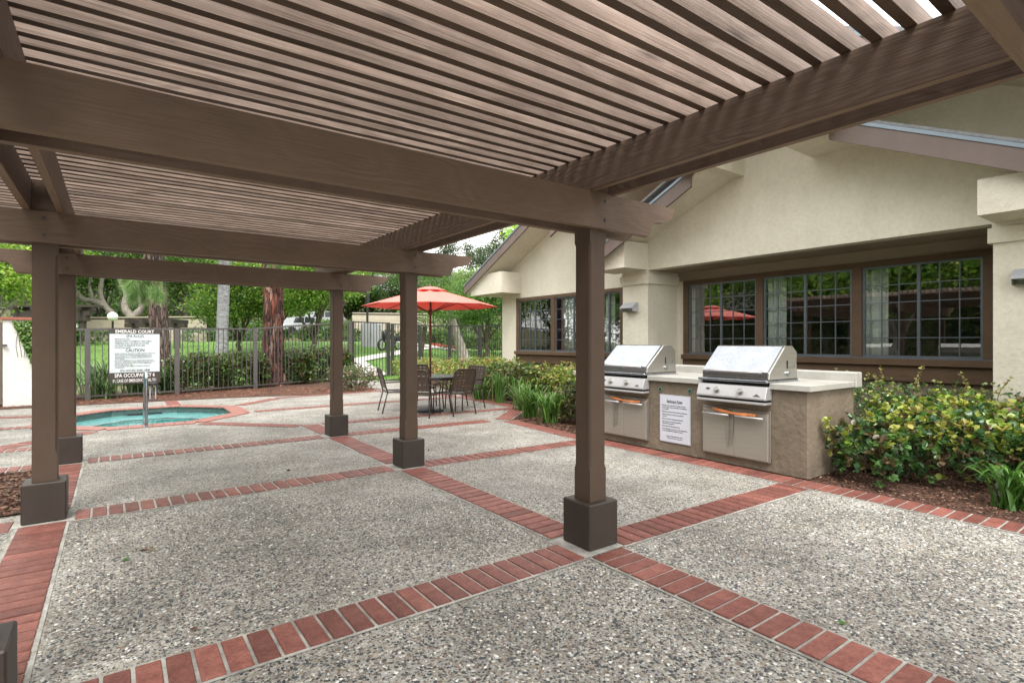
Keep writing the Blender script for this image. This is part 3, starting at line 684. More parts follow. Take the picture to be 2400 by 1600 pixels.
# lower gable rakes
def rake(x, ya, za, yb, zb, h=.26, th=.05, flash=True, name='rake_board', par=None):
    s = (zb - za) / (yb - ya)
    MB().prism([(ya, za), (yb, zb), (yb, zb + h), (ya, za + h)], x, x + th, 'x').build(name, M['trim'], CH)
    if flash: MB().prism([(ya, za + h), (yb, zb + h), (yb, zb + h + .05), (ya, za + h + .05)], x - .02, x + th, 'x').build('drip_edge', M['flash'], CH)
def soffit(x0, x1, ya, za, yb, zb, th=.06, name='soffit', m='stucco'):
    MB().prism([(ya, za), (yb, zb), (yb, zb + th), (ya, za + th)], x0, x1, 'x').build(name, M[m], CH)
def roofp(x0, x1, ya, za, yb, zb, th=.08, name='roof'):
    MB().prism([(ya, za), (yb, zb), (yb, zb + th), (ya, za + th)], x0, x1, 'x').build(name, M['shingle'], CH)
LW = 2.95
rake(8.0, 8.32, 2.86, 5.75, 4.06); rake(8.0, 3.5, 4.2, .4, 2.72)
soffit(8.05, XF+.01, 8.3, 3.1, 5.42, 4.34); soffit(8.05, XF+.01, 4.05, 4.557, .42, 2.82)
roofp(8.0, XF, 8.32, 3.28, 5.42, 4.68, .04); roofp(8.0, XF, 4.05, 4.777, .4, 3.04, .04)
# boxed returns of the upper gable
wallbox((7.62, 5.3, 4.3), (XF, 6.0, 5.05), name='eave_return'); wallbox((7.62, 3.4, 4.3), (XF, 4.14, 5.2), name='eave_return')
rake(7.4, 8.8, upper_z(8.8) - .3, peak_y, upper_z(peak_y) - .3); rake(7.4, peak_y, upper_z(peak_y) - .3, -1.2, upper_z(-1.2) - .3)
soffit(7.45, XF, 8.8, upper_z(8.8) - .12, peak_y, upper_z(peak_y) - .12); soffit(7.45, XF, peak_y, upper_z(peak_y) - .12, -1.2, upper_z(-1.2) - .12)
roofp(7.4, 16, 8.8, upper_z(8.8) + .01, peak_y, upper_z(peak_y) + .01); roofp(7.4, 16, peak_y, upper_z(peak_y) + .01, -1.2, upper_z(-1.2) + .01)
# far wing
XG = 10.05
def wing_z(y): return 5.0 - .487 * abs(y - 11.0)
wall_with_rake(XG, [(9.2, 2.73), (14.3, 2.73), (14.3, wing_z(14.3)), (11.0, 5.0), (8.15, wing_z(8.15)), (8.15, 2.73)], .2)
wallbox((XG, 13.48, 0), (XG + .2, 14.3, 2.73)); wallbox((XG + .02, 8.15, 0), (XG + .2, 13.48, .8), 'stucco2', 'lower_wall'); wallbox((XG, 8.13, 0), (XG + .2, 9.1, 2.73))
wallbox((XG + .2, 14.1, 0), (16, 14.3, 3.4), name='side_wall')
wallbox((9.32, 13.3, 2.87), (XG, 15.05, 3.5), name='eave_return')
wallbox((XG+.003, 14.3, 2.876), (16, 15.04, 2.95), name='side_soffit')
rake(9.2, 15.25, 2.93, 11.0, 5.0 - .02); rake(9.2, 11.0, 4.98, 7.2, 3.13)
soffit(9.25, XG+.01, 15.2, 2.94, 11.0, 4.985); soffit(9.25, XG+.01, 11.0, 4.985, 7.2, 3.14)
roofp(9.2, 16, 15.3, 3.2, 11.0, 5.26, .04); roofp(9.2, 16, 11.0, 5.26, 7.2, 3.41, .04)
# rooms behind the glass
def room(x0, y0, y1, z1=2.9):
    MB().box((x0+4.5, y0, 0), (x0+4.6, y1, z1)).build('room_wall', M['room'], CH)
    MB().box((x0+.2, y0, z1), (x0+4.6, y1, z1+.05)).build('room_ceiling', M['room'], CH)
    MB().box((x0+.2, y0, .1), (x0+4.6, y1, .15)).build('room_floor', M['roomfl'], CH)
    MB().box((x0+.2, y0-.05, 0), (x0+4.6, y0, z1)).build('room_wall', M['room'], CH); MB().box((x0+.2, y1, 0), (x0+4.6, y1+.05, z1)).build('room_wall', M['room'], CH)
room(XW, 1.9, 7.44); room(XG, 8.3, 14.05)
# windows
pane_mesh = {}
def window(x, y0, y1, z0, z1, nc=6, nr=5, name='window'):
    "aluminium frame, meeting rail, muntin grid and separate panes"
    W = MB(); t = .03
    W.box((x-.03, y0, z0), (x+.03, y0+t, z1)); W.box((x-.03, y1-t, z0), (x+.03, y1, z1)); W.box((x-.028, y0+t, z0), (x+.028, y1-t, z0+t)); W.box((x-.028, y0+t, z1-t), (x+.028, y1-t, z1))
    ym = (y0+y1)/2; W.box((x-.026, ym-.02, z0+t), (x+.026, ym+.02, z1-t))
    wf = W.build(name, M['alu'], CH)
    iy0, iy1, iz0, iz1 = y0+t, y1-t, z0+t, z1-t; g = MB(); ys = []; zs = [iz0 + (iz1-iz0)*i/nr for i in range(nr+1)]
    h = nc // 2
    for a, b in ((iy0, ym-.02), (ym+.02, iy1)):
        for i in range(h): ys.append((a+(b-a)*i/h, a+(b-a)*(i+1)/h))
        for i in range(1, h): yy = a+(b-a)*i/h; g.box((x-.014, yy-.007, iz0), (x+.006, yy+.007, iz1))
    for z in zs[1:-1]: g.box((x-.0125, iy0, z-.007), (x+.0045, ym-.02, z+.007)); g.box((x-.0125, ym+.02, z-.007), (x+.0045, iy1, z+.007))
    g.build('muntin_grid', M['alu'], wf)
    for a, b in ys:
        for i in range(nr):
            ww, hh = round(b-a, 3), round(zs[i+1]-zs[i], 3); key = (ww, hh)
            if key not in pane_mesh:
                me = MB().box((0, -ww/2, -hh/2), (.004, ww/2, hh/2)).mesh('pane'); me.materials.append(M['glass']); pane_mesh[key] = me
            o = inst('pane', pane_mesh[key], wf); o.location = Vector((x-.002, (a+b)/2, (zs[i]+zs[i+1])/2)) - WL(wf); o.rotation_euler = (0, random.uniform(-.0015, .0015), random.uniform(-.0015, .0015))
for a, b in ((5.62, 7.13), (3.955, 5.48), (2.27, 3.80)): window(XW, a, b, 1.15, 2.6)
for a, b in ((11.83, 13.33), (10.15, 11.66), (9.2, 10.0)): window(XG, a, b, 1.13, 2.63, 6 if b-a > 1 else 2)
def casing(x, ys, y0, y1, z0, z1, d=.06):
    c = MB(); c.box((x-d, y0, z1), (x+.02, y1, z1+.09)); c.build('window_head', M['casing'], CH)
    for a, b in ys: MB().box((x-d+.004, a, z0), (x+.02, b, z1)).build('window_post', M['casing'], CH)
    MB().box((x-.14, y0, z0-.12), (x+.02, y1, z0-.02)).build('window_sill', M['casing'], CH, bevel=.006)
    MB().box((x-.07, y0, z0-.36), (x+.015, y1, z0-.123)).build('apron_board', M['casing'], CH)
    MB().box((x-.05, y0+.001, z0-.02), (x+.018, y1-.001, z0)).build('sill_strip', M['alu'], CH)
casing(XW, [(7.132, 7.255), (5.482, 5.618), (3.802, 3.953), (1.957, 2.268)], 1.957, 7.255, 1.15, 2.601)
casing(XG, [(13.332, 13.478), (11.662, 11.828), (10.002, 10.148), (9.1, 9.198)], 9.1, 13.478, 1.13, 2.631)
def curtain(x, y0, y1, z0, z1, label, grp):
    n = max(8, int((y1-y0)/.02)); V = []; F = []
    for i in range(n+1):
        y = y0 + (y1-y0)*i/n; xx = x + .03*math.sin(i*1.1) + .012*math.sin(i*2.7+y0)
        V += [(xx, y, z0), (xx + random.uniform(-.004,.004), y, z1)]
    F = [(2*i, 2*i+2, 2*i+3, 2*i+1) for i in range(n)]
    o = np_mesh('curtain', V, F, M['curtain'], smooth=True); sm = o.modifiers.new('thickness', 'SOLIDIFY'); sm.thickness = .004
    tag(o, label, 'curtain', grp)
curtain(XW+.085, 5.1, 5.45, .6, 2.6, 'white curtain gathered at the left of the middle clubhouse window', 'curtains behind the windows')
curtain(XW+.085, 3.47, 3.79, .6, 2.6, 'white curtain gathered at the left of the largest near clubhouse window', 'curtains behind the windows')
curtain(XW+.085, 7.06, 7.16, .6, 2.6, 'narrow strip of white curtain behind the window beside the lamp pillar', 'curtains behind the windows')
curtain(XW+.085, 3.93, 4.01, .6, 2.5, 'thin white curtain edge at the right of the middle clubhouse window', 'curtains behind the windows')
curtain(XG+.09, 13.1, 13.35, .6, 2.6, 'narrow white curtain at the far left window of the far wing', 'curtains behind the windows')
curtain(XG+.09, 11.0, 11.62, .6, 2.6, 'white curtain in the far wing window just left of the near post', 'curtains behind the windows')
curtain(XG+.09, 9.5, 9.8, .6, 2.6, 'white curtain in the narrow far wing window right of the near post', 'curtains behind the windows')

# wall lamps
def sconce(y, z, label):
    r = empty('wall_lamp', (XF, y, z), label, 'wall lamp', 'wedge wall lamps on the pillars')
    hw_ = .17
    MB().prism([(0, .1), (-.05, .11), (-.2, .0), (-.2, -.02), (0, .04)], -hw_, hw_, 'y').build('hood', M['cabinet'], r, world=False)
    MB().prism([(0, .038), (-.195, -.022), (-.17, -.09), (0, -.1)], -hw_+.01, hw_-.01, 'y').build('lens', M['glass'], r, world=False)
    MB().prism([(0, .036), (-.19, -.024), (-.165, -.085), (0, -.095)], -hw_, -hw_+.008, 'y').build('side_plate', M['cabinet'], r, world=False)
    MB().prism([(0, .036), (-.19, -.024), (-.165, -.085), (0, -.095)], hw_-.008, hw_, 'y').build('side_plate', M['cabinet'], r, world=False)
    MB().box((-.02, -hw_+.02, -.08), (-.001, hw_-.02, .03)).build('back_plate', M['cabinet'], r, world=False)
sconce(7.87, 2.12, 'grey wedge lamp on the stucco pillar above the left grill'); sconce(1.58, 2.17, 'grey wedge lamp on the near right pillar, cut by the photo edge')

# ------------------------------------------------------------------ barbecue counter and grills
def counter():
    r = empty('barbecue_counter', (6.1, 4.4, 0), 'taupe stucco barbecue counter with pale concrete top', 'counter')
    MB().box((5.645, 2.665, 0), (6.7, 6.05, .892)).build('counter_base', M['stucco2'], r, bevel=.012)
    for a, b in ((2.62, 3.05), (3.86, 4.69), (5.50, 6.1)):
        MB().box((5.6, a, .893), (6.6, b, .957)).build('countertop', M['top'], r, bevel=.006)
    for a, b in ((3.05, 3.86), (4.69, 5.5)): MB().box((6.3, a, .893), (6.6, b, .957)).build('countertop', M['top'], r)
    MB().box((6.6, 2.6, .885), (6.75, 6.1, 1.06)).build('splash_ledge', M['top'], r, bevel=.012)
counter()
def grill(y0, y1, label):
    r = empty('gas_grill', (5.9, (y0+y1)/2, .9), label, 'grill', 'stainless built-in grills')
    b = MB().prism([(5.60, .985), (5.60, 1.0), (5.62, 1.065), (5.925, 1.335), (5.96, 1.352), (6.1, 1.352), (6.2, 1.28), (6.19, 1.18), (6.215, .985)], y0+.0, y1-.0, 'y')
    lid = b.build('lid', M['steel'], r, bevel=.006)
    # bright curved front panel
    MB().prism([(5.594, 1.005), (5.592, 1.07), (5.9, 1.345), (5.925, 1.352), (5.926, 1.338), (5.62, 1.065), (5.604, 1.005)], y0+.012, y1-.012, 'y').build('lid_front', M['steelp'], r, smooth=False)
    h = MB().tube([(5.545, y0+.05, 1.07), (5.545, y1-.05, 1.07)], .013, 12); hd = h.build('lid_handle', M['steelw'], lid, smooth=True)
    for yy in (y0+.09, y1-.09): MB().box((5.54, yy-.014, 1.045), (5.61, yy+.014, 1.085)).build('handle_bracket', M['steelp'], lid, bevel=.004)
    MB().box((5.535, y0-.015, .957), (6.2, y1+.015, .984)).build('firebox_rim', M['steelp'], r, bevel=.006)
    MB().box((5.6, y0+.01, .92), (6.15, y1-.01, .957)).build('firebox', M['dark'], r)
    p = MB().prism([(5.56, .915), (5.545, .92), (5.5, .79), (5.505, .775), (5.64, .775), (5.64, .915)], y0-.012, y1+.012, 'y').build('control_panel', M['steelw'], r, bevel=.005)
    MB().box((5.53, y0, .752), (5.64, y1, .774)).build('shadow_gap', M['dark'], r)
    MB().box((5.505, y0-.01, .725), (5.64, y1+.01, .75)).build('drip_tray', M['steelw'], r, bevel=.004)
    for f in (.3, .655):
        yy = y1 - (y1-y0)*f; kb = MB(); nrm = Vector((-.94, 0, .34)); c = Vector((5.52, yy, .853))
        a = c.to_tuple(); kb.tube([c, c + nrm*.012], .036, 18); kb.build('knob_bezel', M['steel'], p, smooth=False)
        kb = MB(); kb.tube([c + nrm*.012, c + nrm*.034], .024, 16); k_ = kb.build('knob', M['steel'], p); MB().tube([c + nrm*.03 + Vector((0,-.024,0)), c + nrm*.03 + Vector((0,.024,0))], .006, 6).build('knob_grip', M['steelp'], p)
    MB().box((5.512, y1-.15, .862), (5.522, y1-.11, .872)).build('igniter_mark', M['dark'], p)
    # small embossed badge
    MB().prism([(y0+.04, .812), (y0+.13, .812), (y0+.085, .84)], 5.505, 5.512, 'x').build('badge', M['steel'], p)
    # right side slot and dial
    MB().box((5.97, y0-.004, 1.1), (5.99, y0-.0, 1.19)).build('spit_slot', M['dark'], lid)
    MB().tube([(6.0, y0-.008, 1.11), (6.12, y0-.008, 1.11), (6.12, y0-.008, 1.15)], .003, 6).build('latch_wire', M['steelp'], lid)
    MB().tube([(5.99, y0, 1.045), (5.99, y0-.02, 1.045)], .028, 14).build('temperature_dial', M['steelp'], lid)
    # doors
    fr = MB().box((5.618, y0-.005, .105), (5.645, y1+.005, .648)).build('door_frame', M['steel'], r, bevel=.003)
    ym = (y0+y1)/2; 
    for a, b_, hs in ((y0+.008, ym-.002, 'r'), (ym+.002, y1-.008, 'l')):
        d = MB().box((5.595, a, .118), (5.617, b_, .622)).build('door', M['steeld'], r, bevel=.004)
        u, v = (a+.03, b_-.035) if hs == 'r' else (a+.035, b_-.03)
        MB().tube([(5.55, u, .575), (5.55, v, .575)], .010, 10).build('door_handle', M['steelw'], d, smooth=True)
        for yy in (u+.015, v-.015): MB().tube([(5.55, yy, .575), (5.6, yy, .575)], .007, 8).build('handle_stem', M['steelp'], d)
    return r
grill(3.05, 3.86, 'right stainless gas grill with closed lid and two control knobs')
grill(4.69, 5.50, 'left stainless gas grill partly hidden behind the near post')
def tools(yc, dy, label, lab2):
    r = empty('grill_brush', (5.56, yc, .6), label, 'grill brush', 'orange handled grill brushes')
    MB().tube([(5.565, yc+.23, .632), (5.56, yc+.1, .612), (5.562, yc, .602), (5.56, yc-.12, .597), (5.563, yc-.2, .6)], [.012,.02,.013,.019,.022], 8).build('handle', M['orange'], r, smooth=True)
    MB().box((5.545, yc-.29, .59), (5.578, yc-.17, .618)).build('brush_head', M['orange'], r, bevel=.004)
    br = MB(); 
    for i in range(10): br.box((5.548, yc-.285+i*.0115, .57), (5.575, yc-.279+i*.0115, .59))
    br.build('bristles', M['chain'], r)
    t = empty('tool_chain', (5.58, yc+dy, .58), lab2, 'chain', 'chains hanging on the grill doors')
    for off, l in ((0, .33), (.05, .36)):
        pts = []
        for i in range(26): a = i/25; pts.append((5.585, yc+dy+off + .02*math.cos(pi*a)*(1), .575 - l*math.sin(pi*a)))
        lk = MB()
        for i in range(0, 25): p, q = Vector(pts[i]), Vector(pts[i+1]); lk.tube([p, q], 0.0022 if i % 2 else .0036, 5)
        lk.build('chain_loop', M['chain'], t)
tools(3.47, .0, 'orange wooden grill brush lying on the right grill door handles', 'dark chain looped over the right grill door handle')
tools(5.07, .14, 'orange wooden grill brush lying on the left grill door handles', 'dark chain looped over the left grill door handle')
for i, (yy, zz) in enumerate(((4.5, .79), (4.057, .80))):
    r = empty('gas_valve', (5.645, yy, zz), ('green ringed gas valve at the left above the barbecue notice', 'green ringed gas valve at the right above the barbecue notice')[i], 'valve', 'green gas valves')
    v = MB(); v.prism([(yy+.03*math.cos(a), zz+.03*math.sin(a)) for a in np.arange(16)*pi/8], 5.632, 5.6445, 'x'); v.build('ring', M['green'], r)
    v = MB(); v.prism([(yy+.016*math.cos(a), zz+.016*math.sin(a)) for a in np.arange(12)*pi/6], 5.628, 5.6325, 'x'); v.build('key_hole', M['dark'], r)

def text(s, size, parent, m, mw, name='lettering', sx=1, align='CENTER', bold=0):
    "flat lettering as a mesh; mw places the text plane in parent space"
    cu = bpy.data.curves.new(name, 'FONT'); cu.body = s; cu.size = size; cu.align_x = align; cu.extrude = .0006; cu.offset = bold; cu.resolution_u = 2
    to = bpy.data.objects.new(name, cu); COL.objects.link(to); dg = bpy.context.evaluated_depsgraph_get(); dg.update()
    me = bpy.data.meshes.new_from_object(to.evaluated_get(dg)); bpy.data.objects.remove(to); me.materials.clear(); me.materials.append(m)
    o = bpy.data.objects.new(name, me); COL.objects.link(o); o.parent = parent
    o.matrix_local = mw @ Matrix.Diagonal((sx, 1, 1, 1)); return o
def bbq_sign():
    r = empty('barbecue_notice', (5.645, 4.279, .43), 'white framed notice headed Barbeque Rules on the counter front', 'sign')
    MB().box((-.01, -.232, -.3), (-.001, .232, .3)).build('frame', M['cabinet'], r, world=False, bevel=.003)
    MB().box((-.0125, -.222, -.29), (-.0102, .222, .29)).build('sheet', M['paper'], r, world=False)
    B = Matrix(((0, 0, -1, -.0132), (-1, 0, 0, 0), (0, 1, 0, 0), (0, 0, 0, 1)))      # text x -> -y, text y -> z, normal -> -x
    def ln(s, y, size, x=0, al='CENTER', m='ink', bold=0, sx=1):
        T = B @ Matrix.Translation((x, y, 0)); return text(s, size, r, M[m], T, align=al, bold=bold, sx=sx)
    ln('Barbeque Rules', .205, .046, bold=.0007, sx=.8)
    MB().box((-.0136, -.11, .196), (-.0128, .11, .199)).build('underline', M['ink'], r, world=False)
    body = ['\u2022 Barbeques are reserved for residents and their', '   guests. Guests must be attended & accompanied', '   by a resident.', None, '\u2022 Barbeque areas are a first come first served basis.', None, '\u2022 Please properly turn off and clean grill after', '   each use.', None, '\u2022 Please do not leave barbeque unattended.', None, '\u2022 Use is at your own risk. Keep children', '   away while in operation.', None, '\u2022 Please clean all barbeques after use.', None, '\u2022 Use of barbeque is at your own risk. Management', '   is not responsible for accidents or injury.']
    y = .16
    for s in body:
        if s: ln(s, y, .021, -.2, 'LEFT', 'ink', .0002, .88); y -= .0235
        else: y -= .010
    ln('Hours of Operation: 8am-10pm', -.225, .021, 0, 'CENTER', 'ink', .0002, .9); ln('Thank you for your cooperation', -.248, .019, 0, 'CENTER', 'ink', 0, .9)
bbq_sign()

# ------------------------------------------------------------------ pool fence
FP = [(-3.4, 16.15), (-.53, 16.39), (1.31, 16.71), (3.36, 17.55), (6.9, 19.45)]
def fence_run(name, pts, hs, m, label, cat='fence', posts=True, g=None, pitch=.135, postw=.055):
    r = empty(name, (pts[0][0], pts[0][1], 0), label, cat, g)
    pm = {}
    for i in range(len(pts)-1):
        a = Vector((*pts[i], 0)); b = Vector((*pts[i+1], 0)); L = (b-a).length; t = (b-a)/L; an = math.atan2(t.y, t.x); n = Vector((-t.y, t.x, 0))
        h0, h1 = hs[i], hs[i+1]
        for z, hh in ((.08, .035), (None, .045)):
            q = MB(); z0 = z if z else h0-.045; z1 = z if z else h1-.045; w_ = .02
            q.add([a-n*w_+Vector((0,0,z0)), b-n*w_+Vector((0,0,z1)), b+n*w_+Vector((0,0,z1)), a+n*w_+Vector((0,0,z0)), a-n*w_+Vector((0,0,z0+hh)), b-n*w_+Vector((0,0,z1+hh)), b+n*w_+Vector((0,0,z1+hh)), a+n*w_+Vector((0,0,z0+hh))],
                  [(3,2,1,0),(4,5,6,7),(0,1,5,4),(1,2,6,5),(2,3,7,6),(3,0,4,7)])
            q.build('rail', m, r)
        k = int(L/pitch)
        for j in range(1, k):
            p = a + t*(L*j/k); h = h0 + (h1-h0)*j/k - .115
            key = round(h, 2)
            if key not in pm: me = MB().box((-.0085,-.0085,0), (.0085,.0085,h-.001)).mesh('picket'); me.materials.append(m); pm[key] = me
            inst('picket', pm[key], r, (p.x-pts[0][0], p.y-pts[0][1], .116), an)
    if posts:
        for (x, y), h in zip(pts, hs):
            MB().box((x-postw, y-postw, 0), (x+postw, y+postw, h)).build('fence_post', m, r)
    return r
LF = fence_run('pool_fence', FP, [1.7, 1.71, 1.75, 1.8, 2.13], M['iron'], 'grey metal picket fence running left of the gate behind the spa')
GA, GB = Vector((7.0, 19.5)), Vector((8.55, 19.85))
fence_run('pool_gate', [tuple(GA), tuple(GB)], [2.14, 2.13], M['irond'], 'dark metal picket gate standing behind the dining chairs', 'gate', postw=.06, pitch=.125)
fence_run('pool_fence', [(8.75, 19.9), (10.0, 20.05), (11.3, 19.9), (11.95, 18.6), (12.2, 15.8)], [2.1, 2.08, 2.06, 2.05, 2.0], M['irond'], 'dark metal picket fence between the gate and the clubhouse', pitch=.125)

def spa_sign():
    a = Vector((-.53, 16.39)); b = Vector((1.31, 16.71)); t = (b-a).normalized(); an = math.atan2(t.y, t.x)
    # sign centre between the first two posts, on the pool side
    c = a + (b-a) * .50; n = Vector((t.y, -t.x)); c = c + n * .05
    r = empty('spa_rules_sign', (c.x, c.y, 1.03), 'brown and white spa rules board hung on the picket fence', 'sign', rz=an)
    W_, H_ = .545, .68
    r.location.x = c.x
    MB().box((-W_, -.012, -H_), (W_, 0, H_)).build('board', M['signb'], r, world=False, bevel=.003)
    MB().box((-W_+.025, -.016, -.395), (W_-.02, -.0122, H_-.125)).build('white_panel', M['white'], r, world=False)
    B = Matrix(((1, 0, 0, 0), (0, 0, -1, -.0175), (0, 1, 0, 0), (0, 0, 0, 1)))
    def ln(s, y, size, x=0, al='CENTER', m='ink', bold=0, sx=1): return text(s, size, r, M[m], B @ Matrix.Translation((x*.84, y, 0)), align=al, bold=bold, sx=sx*.84)
    B2 = B.copy(); B2[1][3] = -.0135
    def lnb(s, y, size, bold=0, sx=1): return text(s, size, r, M['inkw'], B2 @ Matrix.Translation((0, y, 0)), align='CENTER', bold=bold, sx=sx*.84)
    lnb('EMERALD COURT', H_-.098, .105, .002, 1.15)
    ln('SPA RULES', .468, .1, bold=.001, sx=.95)
    y = .41
    for s in ('\u2022 PRIVATE USE ONLY', '\u2022 RESIDENTS MUST ACCOMPANY THEIR GUESTS', '\u2022 SWIMWEAR ONLY; NO JEANS OR CUTOFFS', '\u2022 NO FOOD OR BEVERAGE IN SPA AREA', '\u2022 NO PETS ALLOWED'):
        ln(s, y, .047, -.52, 'LEFT', 'ink', .0008, .92); y -= .052
    ln('CAUTION', .115, .105, bold=.002)
    y = .06
    for s in ('\u2022 ELDERLY PERSONS, PREGNANT WOMEN, INFANTS AND THOSE', '   WITH HEALTH CONDITIONS REQUIRING MEDICAL CARE', '   SHOULD CONSULT A PHYSICIAN BEFORE ENTERING SPA', '\u2022 UNSUPERVISED USE BY CHILDREN UNDER THE AGE OF 14', '   IS PROHIBITED', '\u2022 HOT WATER IMMERSION WHILE UNDER THE INFLUENCE OF', '   ALCOHOL, NARCOTICS, DRUGS OR MEDICINES MAY LEAD TO', '   SERIOUS CONSEQUENCES AND IS NOT RECOMMENDED', '\u2022 DO NOT USE ALONE', '\u2022 LONG EXPOSURE MAY RESULT IN NAUSEA, DIZZINESS', '   OR FAINTING'):
        ln(s, y, .036, -.52, 'LEFT', 'inkg', .0006, .98); y -= .0345
    ln('SPA HOURS: 8AM-10PM', -.375, .072, bold=.0008, sx=1.0)
    lnb('SPA OCCUPANCY 6', -.51, .125, .003, .9); lnb('IN CASE OF EMERGENCY DIAL 911', -.635, .11, .0015, .64)
spa_sign()
def path_light():
    x, y = .72, 15.45; r = empty('path_light', (x, y, 0), 'small dark bollard light with a flat cap beside the spa fence', 'light')
    MB().box((x-.07, y-.07, 0), (x+.07, y+.07, .04)).build('foot', M['iron'], r)
    for sx in (-.055, .0, .055): MB().box((x+sx-.012, y-.03, .04), (x+sx+.012, y-.01, .36)).build('column', M['cabinet'] if sx else M['iron'], r)
    MB().lathe([(.1, 0), (.095, .05), (.05, .07)], (x, y, .36), 16).build('cap', M['black'], r)
path_light()

# ------------------------------------------------------------------ table, umbrella, chairs
TX, TY = 5.12, 9.8
def table():
    r = empty('patio_table', (TX, TY, 0), 'round dark patio table under the coral umbrella', 'table')
    MB().lathe([(.6, 0), (.61, .008), (.61, .02), (.6, .028)], (TX, TY, .685), 48).build('table_top', M['tabletop'], r)
    MB().lathe([(.59, 0), (.59, .04)], (TX, TY, .644), 40).build('apron_ring', M['tube'], r)
    for k in range(4):
        a = k*pi/2 + .5; c, s = math.cos(a), math.sin(a)
        MB().tube([(TX+.5*c, TY+.5*s, .66), (TX+.44*c, TY+.44*s, .35), (TX+.5*c, TY+.5*s, .0)], .014, 8).build('leg', M['tube'], r, smooth=True)
table()
def umbrella():
    r = empty('patio_umbrella', (TX, TY, 0), 'coral red patio umbrella on a reddish wood pole through the table', 'umbrella')
    MB().lathe([(.27, 0), (.27, .03), (.2, .06), (.07, .075), (.035, .09), (.03, .35)], (TX, TY, 0), 32).build('base', M['black'], r)
    MB().tube([(TX, TY, .08), (TX, TY, 2.36)], .02, 12).build('pole', M['polew'], r, smooth=True)
    k = 8; R = 1.36; zr = 2.1; za = 2.47; rot = .28
    # each panel sags a little between the ribs; hems stay straight
    V = []; F = []; nr = 7; sub = 4
    for i in range(nr + 1):
        f = .12 + .88 * i / nr
        for j in range(k * sub):
            a0 = rot + 2*pi*(j//sub)/k; a1 = a0 + 2*pi/k; q = (j % sub)/sub
            x = (math.cos(a0)*(1-q) + math.cos(a1)*q)*R*f; y = (math.sin(a0)*(1-q) + math.sin(a1)*q)*R*f
            z = za - (za-zr)*(f**1.08) - .03*math.sin(pi*q)*math.sin(pi*min(f,1))
            V.append((x, y, z))
    m_ = k*sub
    for i in range(nr):
        for j in range(m_): F.append((i*m_+j, i*m_+(j+1)%m_, (i+1)*m_+(j+1)%m_, (i+1)*m_+j))
    cn = np_mesh('canopy', V, F, M['canopy'], r, smooth=True); md = cn.modifiers.new('thickness', 'SOLIDIFY'); md.thickness = .004
    V = []; F = []
    for i in range(4):
        f = (.0, .08, .16, .25)[i]
        for j in range(24):
            a = rot + 2*pi*j/24; sc = 1 - .06*abs(math.sin(a*4 - rot*4)) if i == 3 else 1
            V.append((math.cos(a)*R*f*sc, math.sin(a)*R*f*sc, (2.5, 2.49, 2.46, 2.405 + .012*abs(math.sin(4*(a-rot))))[i]))
    for i in range(3):
        for j in range(24): F.append((i*24+j, i*24+(j+1)%24, (i+1)*24+(j+1)%24, (i+1)*24+j))
    vt = np_mesh('vent_flap', V, F, M['canopy'], r, smooth=True); md = vt.modifiers.new('thickness', 'SOLIDIFY'); md.thickness = .004
    MB().lathe([(.02, 0), (.03, .02), (.012, .05)], (TX, TY, 2.49), 12).build('finial', M['polew'], r)
    MB().lathe([(.03, 0), (.045, .03), (.045, .08), (.03, .11)], (TX, TY, 1.93), 12).build('hub', M['polew'], r)
    for j in range(k):
        a = rot + 2*pi*j/k; c, s = math.cos(a), math.sin(a)
        MB().tube([(TX+.02*c, TY+.02*s, 2.385), (TX+R*.99*c, TY+R*.99*s, zr-.012)], .008, 6).build('rib', M['polew'], r)
        MB().tube([(TX+.04*c, TY+.04*s, 1.99), (TX+R*.52*c, TY+R*.52*s, zr+.13)], .008, 6).build('strut', M['polew'], r)
    MB().tube([(TX+.05, TY-.03, 2.0), (TX+.06, TY-.04, 1.7), (TX+.055, TY-.04, 1.52)], .006, 6).build('pull_cord', M['black'], r)
    MB().tube([(TX+.05, TY-.04, 1.54), (TX+.02, TY-.05, 1.46), (TX+.07, TY-.04, 1.36), (TX+.1, TY-.03, 1.44), (TX+.05, TY-.04, 1.52), (TX+.09, TY-.03, 1.4), (TX+.06, TY-.05, 1.3)], .007, 6).build('cord_knot', M['black'], r)
umbrella()
